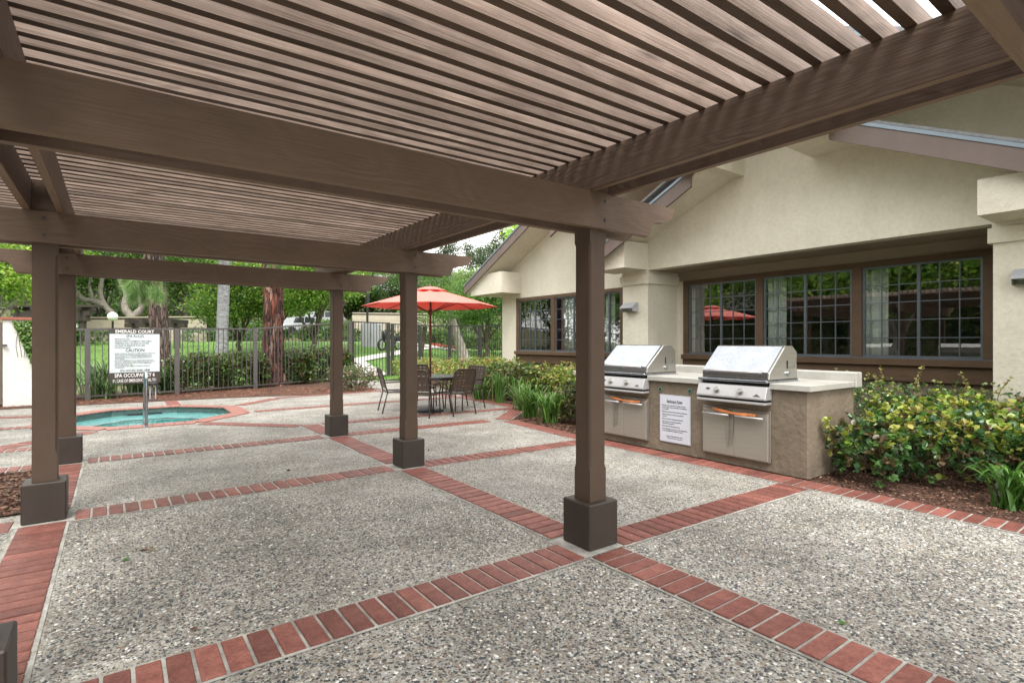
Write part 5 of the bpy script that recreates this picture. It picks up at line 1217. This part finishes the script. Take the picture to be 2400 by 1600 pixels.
# ------------------------------------------------------------------ beyond the fence
def pine_trunk():
    x, y = pol(636, 17.3); r = empty('red_pine', (x, y, 0), 'large red-barked pine trunk with flared base behind the fence', 'tree'); V = []; F = []; k = 40; H = 9.; rows = 90
    for i in range(rows+1):
        z = H*i/rows; R = .31*(1 - .035*z) + .28*math.exp(-z*2.4)
        for j in range(k):
            a = 2*pi*j/k; nn = .022*math.sin(a*9 + z*1.3 + 2*math.sin(z*2.1)) + .016*math.sin(a*17 - z*5 + 3*math.sin(a*2)) + .02*math.sin(z*9 + a*5)*math.cos(a*7) + random.uniform(-.008,.008)
            V.append(((R+nn)*math.cos(a) + .06*math.sin(z*.7), (R+nn)*math.sin(a), z-.05))
    for i in range(rows):
        for j in range(k): F.append((i*k+j, i*k+(j+1)%k, (i+1)*k+(j+1)%k, (i+1)*k+j))
    np_mesh('trunk', V, F, M['bark_pine'], r, smooth=True)
    # needle tufts high up
    bl = [(math.cos(a)*1.6, math.sin(a)*1.6, 7.5+random.uniform(-1, 1.4), .9, .9, .5) for a in np.arange(7)*.9]
    br = MB()
    for b in bl: br.tube([(0, 0, b[2]-.6), (b[0]*.5, b[1]*.5, b[2]-.2), b[:3]], [.08, .05, .02], 6)
    br.build('branches', M['bark_pine'], r, world=False)
    n = 6000; P, v = crown_pts(n, bl, .2); leaves('crown', P, v + RNG.normal(0, .3, (n, 3)), .22, palette(n, [(.08,.16,.05),(.12,.2,.08)]), M['leaf'], T_TRI, .02*3, r)
pine_trunk()
def needle_bough(px, pz, d, R, n, label, cones, bark=True):
    "drooping bough of long needles with orange male cones"
    x, y = pol(px, d); r = empty('pine_bough', (x, y, pz), label, 'branch', 'pine boughs')
    br = MB(); tips = []
    for i in range(12):
        a = random.uniform(0, 6.28); t = Vector((math.cos(a)*R*random.uniform(.3, .9), math.sin(a)*R*random.uniform(.3, .9), random.uniform(-.5, .35)*R)); br.tube([(0, 0, R*1.3), (t.x*.4, t.y*.4, R*.5), t], [.03, .018, .008], 5); tips.append(t)
    br.build('twigs', M['bark_dark'], r, world=False)
    T = np.array([tuple(t) for t in tips]); own = RNG.integers(0, len(T), n); f = RNG.random((n, 1)); base = T[own]*(1 - .35*f) + np.array([0, 0, R*.25])*f
    D = RNG.normal(0, .5, (n, 3)) + np.array([0, 0, -.55]) + T[own]/R*.5
    leaves('needles', base, D, .33*RNG.uniform(.7, 1.1, n), palette(n, [(.2,.33,.12),(.28,.42,.16),(.14,.25,.08)]), M['leaf'], T_TRI, .024, r)
    for i in range(cones):
        t = tips[i % len(tips)]; c = MB(); c.lathe([(.01, 0), (.05, .04), (.055, .09), (.03, .14)], (t.x, t.y, t.z-.1), 8); c.build('cone', M['cone'], r, world=False, smooth=True)
needle_bough(345, 3.0, 15.5, .8, 9500, 'drooping long-needled pine bough with orange cones left of the spa sign', 6)
needle_bough(800, 2.3 + 1.6, 19, .8, 3500, 'pale green pine bough above the middle of the fence', 0)
needle_bough(660, 3.9, 16.2, .7, 2600, 'long-needled bough hanging beside the red pine trunk', 2)
def simple_trunk(name, px, d, r0, r1, h, m, label, lean=(0,0), rough_=.02, crown=None):
    x, y = pol(px, d); z0 = gz(x, y)-.1; r = empty(name, (x, y, z0), label, 'tree'); V = []; F = []; k = 22; rows = 60
    for i in range(rows+1):
        f = i/rows; R = r0 + (r1-r0)*f + r0*.5*math.exp(-f*h*2.)
        for j in range(k):
            a = 2*pi*j/k; nn = rough_*(math.sin(a*7+f*h*3+math.sin(f*9)*2) + .6*math.sin(a*13-f*h*7) + random.uniform(-.4,.4)); V.append(((R+nn)*math.cos(a)+lean[0]*f, (R+nn)*math.sin(a)+lean[1]*f, h*f))
    for i in range(rows):
        for j in range(k): F.append((i*k+j, i*k+(j+1)%k, (i+1)*k+(j+1)%k, (i+1)*k+j))
    np_mesh('trunk', V, F, M[m], r, smooth=True)
    if crown:
        n, R, cols, leaf = crown; bl = [(lean[0]+random.uniform(-1,1)*R*.7, lean[1]+random.uniform(-1,1)*R*.7, h+random.uniform(-.5,.7)*R, R*.6, R*.6, R*.4) for _ in range(8)]
        P, v = crown_pts(n, bl, .3); leaves('crown', P, v+RNG.normal(0,.4,(n,3)), leaf, palette(n, cols), M['leaf'], T_QUAD, .8, r)
    return r
simple_trunk('pine_tree', 380, 22, .34, .27, 7.5, 'bark_pine2' if 'bark_pine2' in M else 'bark_pine', 'brown pine trunk standing behind the spa sign', lean=(-.4, .1), rough_=.025, crown=(5000, 2.6, [(.08,.16,.05),(.12,.2,.07)], .16))
simple_trunk('palm_tree', 517, 21.5, .215, .2, 8, 'bark_pale', 'smooth pale grey trunk on the lawn between the two pines', lean=(.25, 0), rough_=.006, crown=(4000, 2.2, G_MID, .2))
# gnarled multi-stem tree
def gnarled(px, d, label, S=1.):
    x, y = pol(px, d); z0 = gz(x, y); r = empty('gnarled_tree', (x, y, z0), label, 'tree'); T = MB()
    ux, uy = FY, -FX    # screen-right direction
    def q(a, z, b=0): return (ux*a*S + FX*b*S, uy*a*S + FY*b*S, z*S)
    br = [([q(0,0), q(.05,.9), q(.1,1.5)], [.42,.36,.34]), ([q(.1,1.5), q(-.35,2.2), q(-.4,3.1,.2), q(-.9,4.2,.3), q(-.8,5.6,.4)], [.26,.2,.17,.14,.08]),
          ([q(.1,1.5), q(.6,2.2,.2), q(.7,3.2), q(1.3,4.4,.2), q(1.5,6)], [.24,.19,.17,.12,.07]), ([q(-.1,.7), q(-.9,1.4), q(-1.4,2.2,-.2), q(-2.3,2.6), q(-3.,2.7), q(-3.5,3.3)], [.24,.2,.19,.17,.16,.09]),
          ([q(-1.4,2.2,-.2), q(-1.9,3.1), q(-1.8,4.3), q(-2.4,5.4)], [.16,.13,.11,.06]), ([q(.7,3.2), q(.2,4.2), q(.3,5.5)], [.12,.09,.06]), ([q(.3,.8), q(1.2,1.5), q(1.9,2.6,.3), q(2.2,3.8)], [.16,.12,.1,.06]), ([q(-2.3,2.6), q(-2.6,3.6), q(-2.3,4.6)], [.12,.08,.05])]
    for p, rr in br:
        # resample smoothly with knobbly radius
        V_ = [Vector(a) for a in p]; out = []; ro = []
        for i in range(len(V_)-1):
            for k in range(5):
                f = k/5; c0_ = V_[max(i-1,0)]; c1_ = V_[i]; c2_ = V_[i+1]; c3_ = V_[min(i+2, len(V_)-1)]
                out.append(.5*((2*c1_) + (c2_-c0_)*f + (2*c0_-5*c1_+4*c2_-c3_)*f*f + (3*c1_-c0_-3*c2_+c3_)*f**3)); ro.append((rr[i]*(1-f)+rr[i+1]*f)*S*random.uniform(.88, 1.14))
        out.append(V_[-1]); ro.append(rr[-1]*S); T.tube(out, ro, 10)
    T.build('trunk', M['bark_grey'], r, world=False, smooth=True)
    bl = [(*q(a, z, b), 1.5*S, 1.5*S, 1.0*S) for a, z, b in ((-.8,6,.4),(1.5,6.4,0),(-2.4,5.9,0),(.3,6.6,.5),(2.4,5,.5),(-3.6,5.0,.4),(0,7.2,0))]
    n = 9000; P, v = crown_pts(n, bl, .3); leaves('crown', P, v+RNG.normal(0,.5,(n,3)), .16*RNG.uniform(.7,1.2,n), palette(n, G_DARK+G_MID), M['leaf'], T_QUAD, .9, r)
gnarled(305, 40, 'gnarled grey multi-limbed tree behind the globe lamp', 1.15)
gnarled(560, 52, 'second gnarled grey tree between the two pine trunks further up the slope', 1.0)

def siding_wall(p0, p1, h, label, name='siding_wall', boards=4):
    a = Vector(p0); b = Vector(p1); L = (b-a).length; t = (b-a)/L; n_ = Vector((t.y, -t.x)); z = min(gz(*p0), gz(*p1)); r = empty(name, (a.x, a.y, z), label, 'wall')
    def bx(nm, m, o0, o1, z0, z1):
        vs = []
        for zz in (z0, z1):
            for p, o in ((a, o0), (b, o0), (b, o1), (a, o1)): w_ = p + n_*o; vs.append((w_.x-a.x, w_.y-a.y, zz))
        MB().add(vs, [(3,2,1,0),(4,5,6,7),(0,1,5,4),(1,2,6,5),(2,3,7,6),(3,0,4,7)]).build(nm, M[m], r, world=False)
    bx('wall_core', 'siding', -.1, .1, -.4, h-.1)
    hb = (h-.1)/boards
    for i in range(boards): bx('siding_board', 'siding', .101, .125, i*hb+.012, (i+1)*hb-.01)
    bx('cap_rail', 'capb', -.16, .16, h-.1, h-.02); bx('cap_board', 'siding', -.2, .2, h-.019, h+.06); return r
siding_wall(pol(200, 39.5), pol(482, 38), 1.7, 'cream siding wall with dark cap rail across the left background', boards=5)
siding_wall(pol(-200, 37), pol(98, 38), 2.3, 'cream siding wall at the left edge behind the garden wall', boards=5)
siding_wall(pol(826, 45), pol(1060, 47), 2.0, 'cream boundary wall on the far side of the right lawn', boards=4)
def arbor(px, d, w_, h, label, nb=3, thick=.28, big=False):
    x, y = pol(px, d); z = gz(x, y); r = empty('arbor', (x, y, z), label, 'arbor', 'dark timber arbors in the background', rz=-HD)
    for s in (-1, 1): MB().box((s*w_/2-.12, -.12, 0), (s*w_/2+.12, .12, h)).build('post', M['capb'], r, world=False)
    MB().box((-w_/2-.5, -.16, h), (w_/2+.5, .16, h+thick)).build('beam', M['capb'], r, world=False)
    for i in range(nb): xx = -w_/2 + w_*i/(nb-1); MB().box((xx-.1, -.7, h+thick), (xx+.1, .9, h+thick+.22)).build('cross_beam', M['capb'], r, world=False)
    if big:
        MB().box((-w_/2-.3, -.2, h-.35), (w_/2+.3, .2, h-.001)).build('fascia', M['capb'], r, world=False)
        for i in range(8): MB().box((-w_/2+.3+i*.42, -.05, h-.75), (-w_/2+.62+i*.42, .05, h-.52)).build('opening_board', M['inkw'], r, world=False)
        MB().box((-w_/2-.9, -.3, h+thick+.22), (w_/2+.9, .5, h+thick+.34)).build('top_board', M['capb'], r, world=False)
arbor(122, 34, 3.9, 1.67, 'large dark timber entry arbor at the left behind the near posts', 4, .3, True)
arbor(366, 30, 2.3, 1.15, 'dark arbor gate standing behind the pine trunk', 4, .22)
def globe():
    x, y = pol(264, 30); z = gz(x, y)-.1; r = empty('globe_lamp', (x, y, z), 'white globe lamp on a thin black pole by the siding wall', 'lamp')
    MB().tube([(0,0,0), (0,0,1.6)], .055, 10).build('pole', M['black'], r, world=False); MB().lathe([(.25*math.sin(a), .25-.25*math.cos(a)) for a in np.linspace(.05, pi-.02, 14)], (0,0,1.6), 20).build('globe', M['lampw'], r, world=False, smooth=True)
globe()
x, y = pol(861, 34); r = empty('bollard_lamp', (x, y, gz(x, y)), 'tall black cylindrical lamp post left of the umbrella', 'lamp')
MB().tube([(0,0,0), (0,0,3.1)], .07, 10).build('pole', M['black'], r, world=False); MB().lathe([(.13,0),(.13,.9),(.12,.93)], (0,0,2.3), 14).build('lamp_head', M['black'], r, world=False)
x, y = pol(870, 31); z = gz(x, y)-.05; r = empty('utility_cabinet', (x, y, z), 'pale grey utility cabinet with a curved top seen through the gate', 'cabinet', rz=-HD)
MB().prism([(-.53,0),(.53,0),(.53,1.33)] + [(.53-.106*i, 1.33+.12*math.sin(pi*i/10)) for i in range(1,10)] + [(-.53,1.33)], -.25, .25, 'y').build('body', M['cabinet'], r, world=False, bevel=.02)
MB().box((-.005, -.262, .08), (.005, -.251, 1.3)).build('door_seam', M['iron'], r, world=False); MB().box((.05, -.275, .65), (.09, -.251, .75)).build('handle', M['steel'], r, world=False)
# paths and driveway
def strip_sheet(name, cl, wd, m, label, dz):
    V = []; F = []
    C_ = [Vector(p) for p in cl]; pts = []
    for i in range(len(C_)-1):
        for k in range(8): pts.append(C_[i].lerp(C_[i+1], k/8))
    pts.append(C_[-1])
    for i, p in enumerate(pts):
        t = (pts[min(i+1, len(pts)-1)] - pts[max(i-1, 0)]).normalized(); n_ = Vector((-t.y, t.x))
        for s in (-1, 1): q = p + n_*s*wd/2; V.append((q.x, q.y, gz(q.x, q.y)+dz))
    F = [(2*i, 2*i+1, 2*i+3, 2*i+2) for i in range(len(pts)-1)]
    o = np_mesh(name, V, F, m); tag(o, label, kind='structure'); return o
strip_sheet('path', [(7.8,19.9), pol(828,23.5), pol(812,25)], 1.7, M['path'], 'pale concrete path leaving the gate', .045)
strip_sheet('path', [pol(800,24.5), pol(880,27), pol(940,29), pol(1000,33)], .9, M['path'], 'pale concrete path curving across the right lawn', .05)
strip_sheet('road', [pol(760,38.5), pol(1000,34.5), pol(1080,33)], 1.6, M['path'], 'pale driveway at the far edge of the right lawn', .055)
kb = empty('kerb', (*pol(1030, 36), 0), 'red painted kerb beyond the right lawn', 'kerb'); a = Vector(pol(1018, 36.5)); b = Vector(pol(1082, 34.0)); t = (b-a).normalized(); n_ = Vector((-t.y, t.x))
def seg(a, b, w_, z0, z1, nm, m, par):
    vs = []
    for zz in (z0, z1):
        for p, s in ((a,-1),(b,-1),(b,1),(a,1)): q = p + n_*s*w_; vs.append((q.x, q.y, gz(q.x, q.y)+zz))
    MB().add(vs, [(3,2,1,0),(4,5,6,7),(0,1,5,4),(1,2,6,5),(2,3,7,6),(3,0,4,7)]).build(nm, M[m], par)
seg(a, b, .15, 0, .18, 'kerb_stone', 'redp', kb); seg(a - n_*-.32, b - n_*-.32, .1, 0, .12, 'white_edge', 'inkw', kb)
# cars and motorcycle
def car(px, d, rz, label):
    x, y = pol(px, d); z = gz(x, y); r = empty('parked_car', (x, y, z), label, 'car', 'cars parked beyond the lawn', rz=rz)
    MB().prism([(-2.1,.35),(-2.15,.7),(-2.0,.85),(-1.2,.95),(1.9,1.0),(2.1,.8),(2.12,.35)], -.85, .85, 'y').build('body', M['carw'], r, world=False, bevel=.06)
    MB().prism([(-1.2,.955),(-.6,1.42),(.9,1.47),(1.85,1.0)], -.74, .74, 'y').build('cabin', M['card'], r, world=False, bevel=.04)
    MB().prism([(-.6,1.425),(-.55,1.475),(.85,1.52),(.95,1.47)], -.72, .72, 'y').build('roof', M['carw'], r, world=False)
    for px_ in (-1.15,-.05, 1.0): MB().prism([(px_-.03,.96),(px_+.03,.96),(px_+.03+.25*(px_<-1),1.43),(px_-.03+.25*(px_<-1),1.43)], -.76, .76, 'y').build('window_pillar', M['carw'], r, world=False)
    for wx in (-1.35, 1.35):
        for s in (-1, 1):
            w_ = MB(); w_.prism([(wx+.33*math.cos(a), .33+.33*math.sin(a)) for a in np.arange(18)*pi/9], s*.86-.11, s*.86+.04, 'y'); wo_ = w_.build('wheel', M['rubber'], r, world=False)
            w_ = MB(); w_.prism([(wx+.2*math.cos(a), .33+.2*math.sin(a)) for a in np.arange(12)*pi/6], s*.905-.01, s*.905+.01, 'y'); w_.build('hubcap', M['steel'], wo_, world=False)
    for s in (-1, 1): MB().box((2.1,s*.68-.14,.72), (2.14,s*.68+.14,.86)).build('tail_light', M['redp'], r, world=False); MB().box((-2.17,s*.62-.16,.62), (-2.1,s*.62+.16,.76)).build('headlight', M['inkw'], r, world=False)
car(702, 46, .35, 'silver car with dark windows parked left of the hedge gap'); car(752, 48, .2, 'pale car mostly hidden behind the pergola post')
def motorbike():
    x, y = pol(915, 30); z = gz(x, y); r = empty('motorcycle', (x, y, z), 'dark motorcycle parked behind the gate', 'motorcycle', rz=-HD+1.0)
    for wx in (-.62, .62):
        T = MB(); T.tube([(wx+.28*math.cos(a), 0, .3+.28*math.sin(a)) for a in np.linspace(0, 2*pi, 20)], .055, 8, False); w_ = T.build('wheel', M['rubber'], r, world=False, smooth=True)
        S = MB(); 
        for k in range(6): a = k*pi/3; S.tube([(wx, 0, .3), (wx+.26*math.cos(a), 0, .3+.26*math.sin(a))], .01, 5)
        S.build('spokes', M['steelp'], w_, world=False)
    MB().tube([(-.62,0,.3),(-.42,0,.72),(-.36,0,.95)], .03, 8).build('fork', M['steelp'], r, world=False)
    MB().tube([(-.36,-.35,1.0),(-.4,-.15,.97),(-.4,.15,.97),(-.36,.35,1.0)], .018, 8).build('handlebar', M['steelp'], r, world=False)
    MB().tube([(-.5,0,.62),(-.4,0,.95),(-.3,0,1.1)], [.12,.2,.05], 12).build('fairing', M['black'], r, world=False, smooth=True); MB().tube([(.35,0,.6),(.62,0,.68),(.8,0,.6)], [.1,.14,.1], 10).build('rear_fender', M['black'], r, world=False, smooth=True)
    MB().tube([(-.35,0,.72),(-.15,0,.8),(.1,0,.76)], [.06,.15,.1], 12).build('fuel_tank', M['black'], r, world=False, smooth=True)
    MB().tube([(.05,0,.68),(.3,0,.66),(.6,0,.74)], [.09,.12,.09], 10).build('seat', M['rubber'], r, world=False, smooth=True)
    MB().box((-.2,-.14,.25), (.2,.14,.58)).build('engine', M['steel'], r, world=False, bevel=.03); MB().tube([(0,-.18,.3),(.4,-.2,.28),(.85,-.2,.32)], .035, 8).build('exhaust', M['steelp'], r, world=False)
    MB().lathe([(.02,0),(.09,.03),(.09,.1),(.03,.15)], (-.46,0,.8), 12).build('headlight', M['steelp'], r, world=False)
    for s in (-1, 1): MB().lathe([(.01,0),(.05,.02),(.05,.06)], (-.34, s*.38, 1.06), 10).build('mirror', M['steelp'], r, world=False)
motorbike()
# distant house on the hill
def hill_house():
    x, y = pol(905, 70); z = 4.5; r = empty('hill_house', (x, y, z), 'pale house with grey gable roof on the hill left of the umbrella', 'building', rz=-HD+.5)
    MB().box((-3.5,-3,-2), (4.5,3,3.0)).build('wall', M['siding'], r, world=False)
    MB().prism([(-3.5,3.),(3.5,3.0),(0,5.4)], -4.3, 5.0, 'x').build('roof', M['shingle'], r, world=False)
    MB().prism([(-3.6,2.9),(-3.5,2.8),(0,5.25),(0,5.5)], -4.45, -4.3, 'x').build('barge_board', M['inkw'], r, world=False); MB().prism([(3.6,2.9),(3.5,2.8),(0,5.25),(0,5.5)], -4.45, -4.3, 'x').build('barge_board', M['inkw'], r, world=False)
    for xx in (-2, 1): MB().box((xx,-3.06,.8), (xx+1.2,-3.0,2.1)).build('window', M['card'], r, world=False)
hill_house()
x, y = pol(1075, 62); r = empty('hill_house', (x, y, 4.0), 'small pale house glimpsed above the right side of the umbrella', 'building', rz=-HD-.2)
MB().box((-2.5,-2,-2), (2.5,2,3.4)).build('wall', M['siding'], r, world=False); MB().prism([(-3,3.4),(3,3.4),(0,4.7)], -2.4, 2.4, 'y').build('roof', M['shingle'], r, world=False); MB().box((-.8,-2.05,1.4), (.8,-2,2.6)).build('window', M['card'], r, world=False)

# background shrubs in front of the siding wall
hedge('shrub', [(*[min(a, b) for a, b in zip(pol(160, 31), pol(250, 32))], *[max(a, b)+1.2 for a, b in zip(pol(160, 31), pol(250, 32))], .6, 2.0)], 4000, .13, G_DARK+G_MID, 'dark round shrub on the left lawn behind the first fence post', 'shrub', tmpl=T_QUAD, stems=False)
hedge('shrub', [(*[min(a, b) for a, b in zip(pol(428, 37), pol(600, 36))], *[max(a, b)+.6 for a, b in zip(pol(428, 37), pol(600, 36))], 1.2, 2.2)], 4200, .13, [(.08,.15,.06),(.12,.2,.09),(.05,.1,.04)], 'grey-green shrub row in front of the siding wall', 'shrub', tmpl=T_QUAD, stems=False)
hedge('shrub', [(*[min(a, b) for a, b in zip(pol(1040, 33), pol(1180, 31))], *[max(a, b)+1. for a, b in zip(pol(1040, 33), pol(1180, 31))], .4, 1.5)], 3500, .12, G_MID, 'loose green shrub at the right end of the far lawn', 'shrub', tmpl=T_QUAD, stems=False)
hedge('shrub', [(*[min(a, b) for a, b in zip(pol(800, 39), pol(960, 38))], *[max(a, b)+.6 for a, b in zip(pol(800, 39), pol(960, 38))], .7, 1.5)], 2600, .12, G_DARK, 'low dark shrub row behind the grey cabinet', 'shrub', tmpl=T_QUAD, stems=False)

# trees: (px, d, height, crown radius, n, leaf, colours, bark, label, group)
TG = 'trees beyond the fence'
TT = [(560,27,4.6,1.9,9000,.15,G_MID+[(.2,.26,.05)],'bark_dark','bright green leafy tree right of the pale trunk'),
      (640,31,5.6,2.4,9000,.16,G_MID,'bark_dark','mid green tree directly behind the red pine'),
      (735,27,5.2,2.3,9500,.15,G_MID+G_LIME,'bark_dark','leafy green tree left of the far pergola post'),
      (430,44,9.5,4.,9000,.26,G_MID+[(.16,.22,.09)],'bark_grey','broad tree between the two pine trunks'),
      (235,46,9.5,4.,9000,.26,G_DARK+G_MID,'bark_grey','dark broad tree behind the globe lamp'),
      (60,36,7.5,3.4,9000,.22,G_LIME+G_MID,'bark_grey','lime green tree above the large arbor at the left'),
      (-60,26,6.5,2.8,7000,.2,G_LIME,'bark_grey','lime tree at the far left edge'),
      (340,58,13,5.5,8000,.34,G_DARK,'bark_dark','tall dark tree highest behind the gnarled tree'),
      (130,58,13,5.5,8000,.34,G_DARK+G_MID,'bark_dark','tall green tree behind the large arbor'),
      (520,62,14,5.5,8000,.34,G_DARK+G_MID,'bark_dark','tall tree behind the pale trunk'),
      (690,60,13,5.5,8000,.34,G_MID,'bark_dark','tall green tree behind the red pine'),
      (800,50,8.,3.6,8000,.26,G_MID+[(.14,.22,.08)],'bark_grey','green tree with pale limbs left of the umbrella'),
      (832,55,3.3,2.4,7000,.28,G_MID,'bark_dark','rounded tree below the hill house'),
      (1020,48,5.6,2.4,5000,.2,[(.07,.12,.05),(.1,.14,.06),(.05,.09,.04)],'bark_grey','olive tree behind the umbrella top'),
      (1140,30,4.4,2.,8000,.14,G_DARK+G_MID,'bark_dark','dense green tree at the left corner of the far wing'),
      (1075,33,4.0,1.7,6000,.14,G_MID,'bark_grey','green tree right of the umbrella pole'),
      (960,55,5.0,3.2,7000,.28,[(.08,.14,.05),(.12,.17,.07)],'bark_dark','hillside tree behind the umbrella'),
      (1110,58,4.2,3.4,7000,.26,[(.1,.16,.05),(.15,.2,.07)],'bark_dark','hillside tree left of the far roof'),
      (1222,36,7.9,1.5,8000,.17,[(.22,.36,.05),(.3,.42,.08),(.15,.27,.04)],'bark_dark','vivid lime tree rising behind the far wing roof')]
for (px, d, h, cr, n, lf, cols, bk, lab) in TT:
    x, y = pol(px, d); tree('tree', x, y, h*1.08, cr*1.22, lab, group=TG, trunk_h=.2, n=int(n*1.9), leaf=lf, cols=cols, bark=bk, tr=.05*cr+.05)
# open eucalyptus crowns against the sky
for (px, d, zt, cr, lab) in ((1052,74,15.4,2.0,'sparse eucalyptus against the sky left of the far roof'),(1103,78,15.6,1.9,'smaller sparse eucalyptus in the middle of the sky gap'),(1150,70,14.6,1.7,'sparse eucalyptus low in the sky gap'),(1181,72,17.0,1.9,'tall sparse eucalyptus highest in the sky gap'),(1128,66,12.4,2.3,'sparse eucalyptus just left of the far roof edge')):
    x, y = pol(px, d); tree('eucalyptus', x, y, zt - gz(x, y), cr, lab, group='eucalyptus trees on the skyline', n=1500, leaf=.3, cols=[(.05,.075,.04),(.08,.1,.05),(.035,.05,.03)], bark='bark_grey', tr=.12, trunk_h=.5, nb=12, flat=1.3, shell=.1)
palm(*pol(985, 28), 1.6, 20, 1.5, 'green palm seen through the fence behind the umbrella pole', [(.13,.22,.06),(.2,.28,.09)], z=gz(*pol(985, 28)), tr=.13, lean=(.35, .1))
x, y = pol(1092, 27); simple_trunk('pale_trunk_tree', 1092, 27, .26, .12, 3.2, 'bark_grey', 'pale mottled trunk leaning left behind the right fence', lean=(-.9, .4), rough_=.02, crown=(3000, 1.4, G_MID, .13))
# trees out at the sides (seen in the window reflections)
for i, (x, y, h, cr, lab) in enumerate(((-7,9,8,3.4,'broad green tree left of the patio beyond the frame'),(-9,3,9,3.6,'broad green tree beside the pergola beyond the frame'),(-12,14,9,3.8,'green tree at the far left corner of the garden'),(-8,20,8,3.2,'green tree behind the garden wall'),(-10,-4,9,3.6,'green tree behind the near left of the pergola'),(-16,8,11,4.5,'tall green tree farthest to the left'))):
    tree('tree', x, y, h, cr, lab, group='garden trees left of the patio', n=13000, leaf=.26, cols=G_MID+G_LIME, bark='bark_grey', tr=.22, z=0, trunk_h=.22)
nb_ = empty('garden_building', (-13.5, 3, 0), 'brown timber garden building left of the patio beyond the frame', 'building')
MB().box((-17, -10, 0), (-13.5, 24, 3.2)).build('wall', M['stucco3'], nb_); MB().prism([(-12.6, 3.1), (-17.5, 4.9), (-17.5, 5.1), (-12.6, 3.3)], -10.6, 24.6, 'y').build('roof', M['capb'], nb_)
for k_ in range(6): MB().box((-13.52, -6+k_*4.6, 1.1), (-13.45, -4.2+k_*4.6, 2.3)).build('window', M['card'], nb_)
for (x, y, h, cr, lab) in ((-10,25,9,4,'green garden tree beyond the left end of the lawn'),(-17,31,11,5,'large green tree far left of the lawn'),(-24,25,11,5,'large green tree behind the garden building'),(-14,40,12,5,'tall green tree on the left slope beyond the frame'),(-27,36,13,5.5,'tallest green tree on the left slope')):
    tree('tree', x, y, h, cr, lab, group='garden trees left of the patio', n=12000, leaf=.3, cols=G_MID+G_DARK, bark='bark_grey', tr=.25, trunk_h=.18)
hedge('tall_hedge', [(-11.5,-9,-9.8,16,0,4.2), (-13,17,-11,38,0,5.5)], 46000, .2, G_DARK+G_MID, 'tall dark green boundary hedge left of the patio beyond the frame', tmpl=T_QUAD, stems=False, loose=.15)
def hill_cover():
    n = 90000; d = 41 + 60*RNG.random(n)**1.3; u = RNG.uniform(-1.15, .35, n)*d; X = FX*d+FY*u; Y = FY*d-FX*u
    cl = np.sin(X*.35+2*np.sin(Y*.21))*np.cos(Y*.4+1.3*np.sin(X*.27)); ok = cl > -.35; X, Y, cl = X[ok], Y[ok], cl[ok]; n = len(X)
    P = np.stack([X, Y, ground_z(X, Y) + RNG.random(n)*(.3+1.5*np.clip(cl+.35, 0, 1))], -1); D = RNG.normal(0, .6, (n, 3)) + np.array([0, 0, .5])
    o = leaves('hillside_shrubs', P, D, RNG.uniform(.25, .55, n), palette(n, G_DARK+G_MID+G_MID), M['leaf'], T_QUAD, .9); tag(o, 'mass of low green shrubs covering the far hillside', 'shrubs', kind='stuff')
hill_cover()
def litter():
    n = 260; d = RNG.uniform(5, 19, n); u = RNG.uniform(-.9, .35, n)*d; X = FX*d+FY*u; Y = FY*d-FX*u; ok = (X < 5.1) & (Y < 14.6) & (np.hypot(X-SX, Y-SY) > 1.9); X = X[ok]; Y = Y[ok]; n = len(X)
    P = np.stack([X, Y, np.full(n, .006)], -1); D = RNG.normal(0, 1, (n, 3)); D[:, 2] = np.abs(D[:, 2])*.15
    o = leaves('leaf_litter', P, D, RNG.uniform(.015, .05, n), palette(n, [(.05,.03,.02),(.1,.06,.035),(.03,.025,.02),(.16,.1,.05)]), M['chip'], T_QUAD, .8); tag(o, 'scattered small dead leaves on the paving', 'leaf litter', kind='stuff')
litter()
# small tufts so the lawn edge is not a clean line
def lawn_tufts():
    n = 26000; d = RNG.uniform(18.2, 33, n)**1.0; u = RNG.uniform(-.85, .02, n)*d; X = FX*d+FY*u; Y = FY*d-FX*u
    ok = np.array([lawn_in(a, b) for a, b in zip(X, Y)]); X = X[ok]; Y = Y[ok]; n = len(X); P = np.stack([X, Y, ground_z(X, Y)], -1)
    D = RNG.normal(0, .35, (n, 3)) + np.array([0, 0, 1]); o = leaves('grass', P, D, RNG.uniform(.04, .1, n), palette(n, [(.1,.22,.04),(.15,.28,.06),(.2,.3,.08)]), M['leaf'], T_TRI, .35); tag(o, 'short green grass blades over the lawn', 'grass', kind='stuff')
lawn_tufts()
